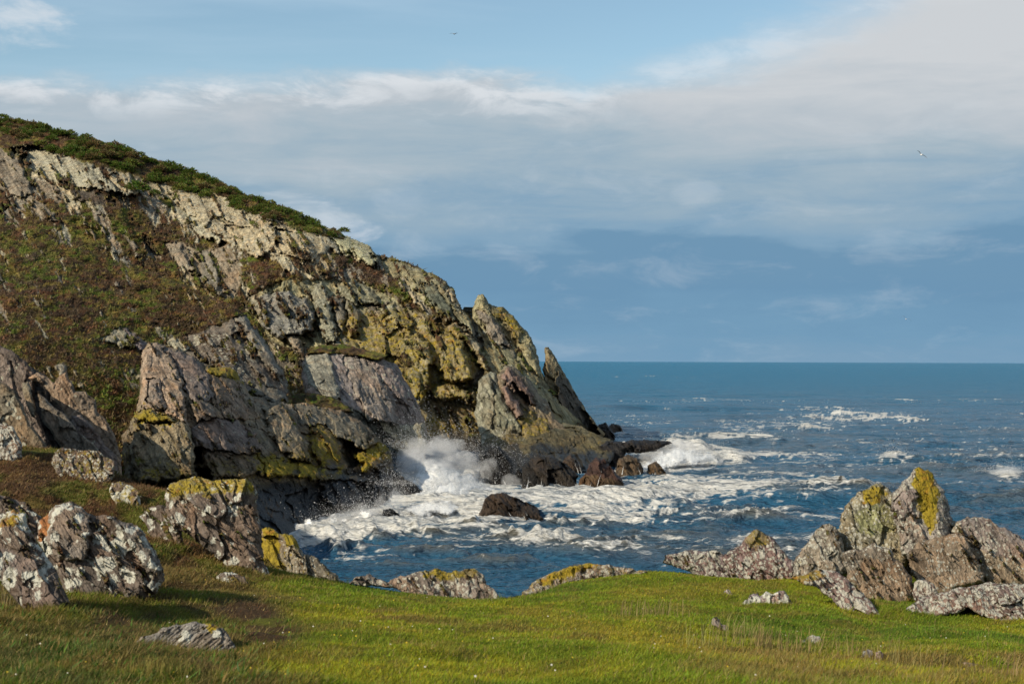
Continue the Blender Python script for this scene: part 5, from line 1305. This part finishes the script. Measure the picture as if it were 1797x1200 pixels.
# water draining off the rocks in thin white threads
def threads():
    r = np.random.RandomState(5)
    Vs, Fs, As = [], [], []
    spec = [(6, 925, 1008, 836, 858, 12), (7, 1020, 1095, 845, 860, 5), (8, 1085, 1128, 815, 832, 4), (9, 1138, 1168, 820, 833, 3), (0, 845, 940, 896, 903, 3), (7, 1058, 1064, 806, 850, 1), (13, 992, 1016, 805, 830, 3), (4, 862, 895, 832, 846, 2)]
    nv = 0
    for (k, xa, xb, ya, yb, n) in spec:
        d = SR[k][1]
        for _ in range(n):
            x = r.uniform(xa, xb); y0 = ya + r.uniform(-6, 6); y1 = yb + r.uniform(0, 5)
            m = 9; yy = np.linspace(y0, y1, m); xx = x + np.cumsum(r.normal(0, .7, m)) + (yy - y0) * (.35 if x > (xa + xb) / 2 else -.25)
            Yv = np.array([at_relief(d, a, b_) for a, b_ in zip(xx, yy)])
            Yv = np.minimum.accumulate(Yv) - .14
            w = np.linspace(.15, .35 + r.rand() * .6, m)
            L_ = P(xx - w, yy, Yv); Rr = P(xx + w, yy, Yv); M_ = P(xx, yy, Yv - .06)
            V = np.stack([L_, M_, Rr], 1).reshape(-1, 3)
            Vs.append(V); As.append(np.repeat(np.linspace(.18, .42, m), 3)[:, None] * np.ones((1, 3)))
            for i_ in range(m - 1):
                for j_ in range(2):
                    a = nv + i_ * 3 + j_; Fs.append((a + 3, a + 4, a + 1, a))
            nv += 3 * m
    link('draining_water', mesh('draining_water', np.concatenate(Vs), np.array(Fs), {'rim': np.concatenate(As)}, mat=M_FOAM), kind='stuff')

def at_relief(d, px, py):
    j = int(round((px - d['x0']) / d['step'])); i = int(round((py - d['y0']) / d['step']))
    H, W = d['Y'].shape
    return float(d['Y'][min(max(i, 0), H - 1), min(max(j, 0), W - 1)])
threads()

M_DROP = leaf_material('water_drops', .5, .5)
def droplets(name, clouds, seed):
    r = np.random.RandomState(seed)
    P_, S_ = [], []
    for (px, py, Y, sx, sy, sz, n, s0, s1) in clouds:
        # sx: half width in metres, sz: height reached, thinning upwards
        c = P(px, py, Y)
        x = c[0] + r.normal(0, sx, n) + .5 * sx * r.normal(0, .6, n)
        y = c[1] + r.normal(0, sy, n)
        f = vn(x * .8, y * .0 + px, seed)
        z = c[2] + r.exponential(sz * .5, n) * (.4 + 1.2 * f)
        P_.append(np.stack([x, y, z], -1)); S_.append(r.uniform(s0, s1, n) * (.5 + r.rand(n) ** 2))
    p = np.concatenate(P_); s = np.concatenate(S_); n = len(p)
    T = np.array([(1, 1, 1), (-1, -1, 1), (-1, 1, -1), (1, -1, -1)]) * .6
    q = r.normal(0, 1, (n, 3, 3))
    V = p[:, None] + (np.einsum('nij,kj->nki', q, T) * .5) * s[:, None, None]
    b = np.arange(n)[:, None] * 4
    Fc = np.concatenate([b + np.array([f]) for f in ((0, 1, 2), (0, 3, 1), (0, 2, 3), (1, 3, 2))])
    link(name, mesh(name, V.reshape(-1, 3), Fc, {'col': np.full((4 * n, 3), .88)}, smooth=True, mat=M_DROP), kind='stuff')
droplets('spray', [
    (735, 785, 143, 2.0, 1.0, 1.7, 7000, .012, .045), (790, 802, 143, 2.6, 1.2, 1.7, 7000, .012, .045), (830, 815, 143, 2.4, 1.4, 1.7, 5000, .012, .045), (860, 838, 140, 2.0, 1.2, 2.4, 4000, .012, .045),
    (745, 850, 116, 2.6, 1.2, .8, 3500, .012, .04), (700, 830, 136, 1.0, 1.0, 1.2, 2500, .012, .045), (690, 872, 118, 1.0, .8, 1.3, 4500, .012, .045), (705, 905, 110, 1.6, .8, .8, 2500, .012, .04), (880, 865, 124, 2.4, 1.4, .5, 2500, .012, .04),
    (640, 905, 107, 1.1, .8, 1.3, 5000, .012, .042), (540, 925, 102, 1.6, .8, .6, 4000, .012, .04), (500, 935, 101, .8, .6, .5, 1500, .012, .04), (590, 915, 103, 1.2, .8, .8, 2500, .012, .04),
    (1195, 785, 172, 2.8, 2, .9, 3500, .015, .055), (1150, 800, 169, 2.0, 2, .6, 1500, .015, .05), (1250, 797, 172, 2.4, 2, .4, 1200, .015, .05), (1000, 815, 170, 1.5, 1, .8, 1200, .015, .05), (1765, 828, 152, 1.6, 1, .9, 3500, .012, .045), (1575, 795, 182, 1.0, 1, .6, 700, .015, .05)], 821)

# mist hanging in the spray: soft volumes inside lumpy closed shells
mv = bpy.data.materials.new('mist'); mv.use_nodes = True
t = NT(mv.node_tree); t.n.clear()
vo = t.new('ShaderNodeVolumePrincipled'); ov = t.new('ShaderNodeOutputMaterial'); t.l.new(vo.outputs[0], ov.inputs['Volume'])
vo.inputs['Color'].default_value = (.97, .97, .97, 1); vo.inputs['Density'].default_value = .40; vo.inputs['Anisotropy'].default_value = .0
def mist(px, py, Y, rx, ry, rz, seed):
    n, m = 40, 24
    th, ph = np.meshgrid(np.linspace(0, 2 * math.pi, n, endpoint=False), np.linspace(0.0, math.pi, m))
    d = np.stack([np.sin(ph) * np.cos(th), np.sin(ph) * np.sin(th), np.cos(ph)], -1)
    k = .35 + 1.1 * fbm(d[..., 0] * 1.7 + d[..., 1] * .8 + 10, d[..., 2] * 1.9 + d[..., 1] * .7 + 10, seed, 4, .6)
    V = d * k[..., None] * np.array([rx, ry, rz])
    idx = np.arange(n * m).reshape(m, n)
    Fc = np.stack([idx[:-1], idx[1:], np.roll(idx, -1, 1)[1:], np.roll(idx, -1, 1)[:-1]], -1).reshape(-1, 4)
    o = link('mist', mesh('mist', V.reshape(-1, 3), Fc, None, mat=mv), kind='stuff')
    o.location = Vector([float(c) for c in P(px, py, Y)])
for a_ in ((735, 800, 142, 1.9, 1.2, 1.7, 1), (775, 800, 142.5, 2.1, 1.2, 1.6, 2), (815, 818, 142, 2.2, 1.2, 1.5, 3), (752, 830, 134, 2.6, 1.4, 1.7, 4), (858, 835, 140, 1.5, .9, 1.9, 5), (780, 785, 143, 2.4, 1.0, 1.3, 15), (720, 812, 138, 1.5, 1.0, 1.6, 16), (900, 850, 137, 1.3, .8, 1.0, 17), (705, 850, 128, 1.1, .8, 1.2, 6),
           (640, 905, 106.5, 1.3, .7, 1.0, 7), (600, 915, 104, 1.5, .7, .6, 13), (672, 890, 110, .9, .6, 1.1, 14), (695, 880, 112, .9, .6, .9, 8), (545, 928, 101.5, 1.7, .7, .5, 9), (1190, 787, 171, 3.0, 1.4, 1.1, 10), (1150, 802, 168, 2.0, 1.2, .9, 11), (1768, 828, 151.5, 2.0, .9, .8, 12)):
    mist(*a_)

# ------------------------------------------------------------------ gorse along the skyline
def clump(seed, n=420, col=GO, flat=.75):
    """a bush of short spiky shoots round a lumpy crown, with a stem"""
    r = np.random.RandomState(seed)
    d = r.normal(0, 1, (n, 3)); d[:, 2] = np.abs(d[:, 2]) * 1.0 - .15
    d /= np.linalg.norm(d, axis=1)[:, None]
    lob = .62 + .38 * vn(d[:, 0] * 2.3 + seed, d[:, 1] * 2.3 + d[:, 2] * 2, seed)
    p = d * (lob * (.35 + .65 * r.rand(n) ** .6))[:, None] * np.array([1, 1, flat]) + np.array([0, 0, .35])
    a = r.normal(0, 1, (n, 3)); a /= np.linalg.norm(a, axis=1)[:, None]
    tip = p + d * .20 + a * .08
    w = np.cross(d, a); w /= np.linalg.norm(w, axis=1)[:, None] + 1e-6
    w *= .075
    V = np.stack([p - w, p + w, tip], 1).reshape(-1, 3)
    Fc = np.arange(3 * n).reshape(n, 3)
    c = np.array(col) * (.55 + .9 * r.rand(n, 1)) * (1 + .2 * r.normal(0, 1, (n, 3)) * np.array([1, .5, .4]))
    br = r.rand(n) < .10
    c[br] = np.array((.12, .065, .03)) * (.6 + .6 * r.rand(br.sum(), 1))
    return V, Fc, np.clip(np.repeat(c, 3, 0), .003, 1)
GM = []
for i in range(5):
    v_, f_, c_ = clump(900 + i, col=[(.10, .145, .022), (.085, .13, .020), (.14, .155, .03), (.14, .105, .04), (.11, .14, .026)][i])
    GM.append(mesh('gorse_bush', v_, f_, {'col': c_}, smooth=False, mat=M_LEAF))
def at_relief(d, px, py):
    j = int(round((px - d['x0']) / d['step'])); i = int(round((py - d['y0']) / d['step']))
    H, W = d['Y'].shape
    return float(d['Y'][min(max(i, 0), H - 1), min(max(j, 0), W - 1)])
sil = np.array(A_poly[:14])
r = np.random.RandomState(77)
nb = 0
spots = []
for k in range(2600):
    px = r.uniform(-90, 606); top = np.interp(px, sil[:, 0], sil[:, 1])
    band = np.interp(px, [0, 100, 300, 420, 480, 600, 640], [30, 34, 36, 28, 26, 12, 3])
    py = top + 1 + band * r.rand() ** 1.3
    if px < 110 and 10 < py - top < 40 and r.rand() < .75: continue
    if vn(np.array(px / 22.), np.array(py / 9.), 5) < .42 and py - top > 3: continue
    if any((px - a) ** 2 + ((py - b) * 1.6) ** 2 < 40 for a, b in spots): continue
    spots.append((px, py))
    if len(spots) >= 280: break
for (px, py) in spots:
    Yb = at_relief(dA, px, py + 3); p = P(px, py + 3, Yb)
    o = link('gorse_bush', GM[r.randint(5)], None, 'rounded dark green gorse bush in the thicket along the headland skyline', 'bush', 'gorse bushes along the headland skyline')
    s = r.choice([.6, .8, 1.0, 1.2, 1.5]) * float(np.interp(px, [300, 600], [1, .7]))
    o.location = Vector((float(p[0]), float(p[1]) - .3, float(p[2]) - .3)); o.rotation_euler = (0, 0, r.uniform(0, 6.28)); o.scale = (s * 1.15, s * 1.15, s)
for (px, py, s, lab) in ((241, 336, 2.3, 'big dark green gorse bush alone among the pale rocks'), (268, 318, 1.3, 'small round gorse bush right above the big lone one'), (272, 341, 1.1, 'low gorse bush right beside the big lone one'),
                         (585, 404, .6, 'brownish gorse bush at the lower end of the skyline thicket')):
    Yb = at_relief(dA, px, py) - 1.0; p = P(px, py, Yb)
    o = link('gorse_bush', GM[3 if 'brown' in lab else 0], None, lab, 'bush')
    o.location = Vector((float(p[0]), float(p[1]), float(p[2]) - .25 * s)); o.scale = (s, s, s)

# rough heather and grass shoots over the planted slopes, so they do not read as smooth
def shoots(name, d, box, n, seed, size, off=.2):
    r = np.random.RandomState(seed)
    px = r.uniform(box[0], box[2], n); py = r.uniform(box[1], box[3], n)
    j = np.round((px - d['x0']) / d['step']).astype(int); i = np.round((py - d['y0']) / d['step']).astype(int)
    H, W = d['Y'].shape
    k = (i > 1) & (j > 1) & (i < H - 2) & (j < W - 2)
    px, py, i, j = px[k], py[k], i[k], j[k]
    k = (d['pl'][i, j] > .55) & d['ok'][i, j]
    px, py, i, j = px[k], py[k], i[k], j[k]
    p = P(px, py, d['Y'][i, j] - off * .2); n = len(p)
    h = size * (.5 + r.rand(n)); 
    n1 = fbm(px / 20, py / 9, seed + 5, 4); n2 = fbm(px / 9, py / 5, seed + 15, 3)
    c = d['col'][i, j] * (.6 + .9 * r.rand(n, 1))
    link(name, blades(name, p, h, h * .8, .2, np.clip(c, .004, 1), seed), None, kind='stuff')
    
shoots('heather', dA, (0, 205, 760, 700), 60000, 841, .30)
shoots('heather', dB, (0, 385, 500, 860), 60000, 842, .20)

# ------------------------------------------------------------------ gulls
mg, t, b = pmat('gull_feathers')
t.l.new(t.attr('col'), b.inputs['Base Color']); b.inputs['Roughness'].default_value = .8
def gull(px, py, Y, bank, heading, label, up=.35, s=1.0):
    root = empty('seagull', P(px, py, Y), label, 'bird', 'gulls in the sky')
    # body
    st = [(-.30, .012, .012), (-.22, .035, .03), (-.1, .075, .065), (.03, .085, .075), (.13, .062, .06), (.19, .045, .045), (.235, .042, .042), (.27, .022, .022), (.31, .006, .006)]
    V, Fc, c = [], [], []
    for k, (x, ry, rz) in enumerate(st):
        for q in range(10):
            a = 2 * math.pi * q / 10
            V.append((x, ry * math.cos(a), rz * math.sin(a) + (.02 if x > .15 else 0)))
            c.append((.75, .74, .72) if x < .26 else (.6, .38, .05))
            if k and True:
                a0 = (k - 1) * 10 + q; a1 = (k - 1) * 10 + (q + 1) % 10
                Fc.append((a0, a1, a1 + 10, a0 + 10))
    bo = link('body', mesh('body', np.array(V) * s, np.array(Fc), {'col': np.array(c)}, mat=mg), root); bo.location = (0, 0, 0)
    tl = link('tail', mesh('tail', np.array([(-.24, -.03, .01), (-.24, .03, .01), (-.42, .07, .0), (-.42, -.07, .0), (-.24, -.03, -.01), (-.24, .03, -.01), (-.42, .07, -.008), (-.42, -.07, -.008)]) * s,
                              np.array([(0, 1, 2, 3), (7, 6, 5, 4), (0, 4, 5, 1), (1, 5, 6, 2), (2, 6, 7, 3), (3, 7, 4, 0)]), {'col': np.full((8, 3), .7)}, smooth=False, mat=mg), root); tl.location = (0, 0, 0)
    for sd in (-1, 1):
        pr = [(.05, .06, .09, .02), (.22, .10, .085, .02 + up * .35), (.40, .08, .075, .02 + up * .45), (.58, .0, .055, .02 + up * .30), (.72, -.10, .012, .02 + up * .05)]
        V, Fc, c = [], [], []
        for k, (yy, xx, ch, zz) in enumerate(pr):
            for (dx, dz) in ((ch, 0), (0, .012), (-ch, 0), (0, -.006)):
                V.append((xx + dx - .03, sd * yy, zz + dz)); c.append((.24, .25, .27) if k < 4 else (.03, .03, .03))
            if k:
                for q in range(4):
                    a0 = (k - 1) * 4 + q; a1 = (k - 1) * 4 + (q + 1) % 4
                    Fc.append((a0, a1, a1 + 4, a0 + 4))
        w = link('wing', mesh('wing', np.array(V) * s, np.array(Fc), {'col': np.array(c)}, smooth=False, mat=mg), root); w.location = (0, 0, 0)
    root.rotation_euler = (bank, 0, heading)
gull(1617, 272, 150, math.radians(35), math.radians(100), 'dark winged gull banking high over the sea at the right', .3)
gull(1590, 560, 190, math.radians(25), math.radians(80), 'faint gull gliding low above the horizon at the right', .5)
gull(797, 60, 190, math.radians(5), math.radians(60), 'tiny pale gull high in the blue near the top', .2)
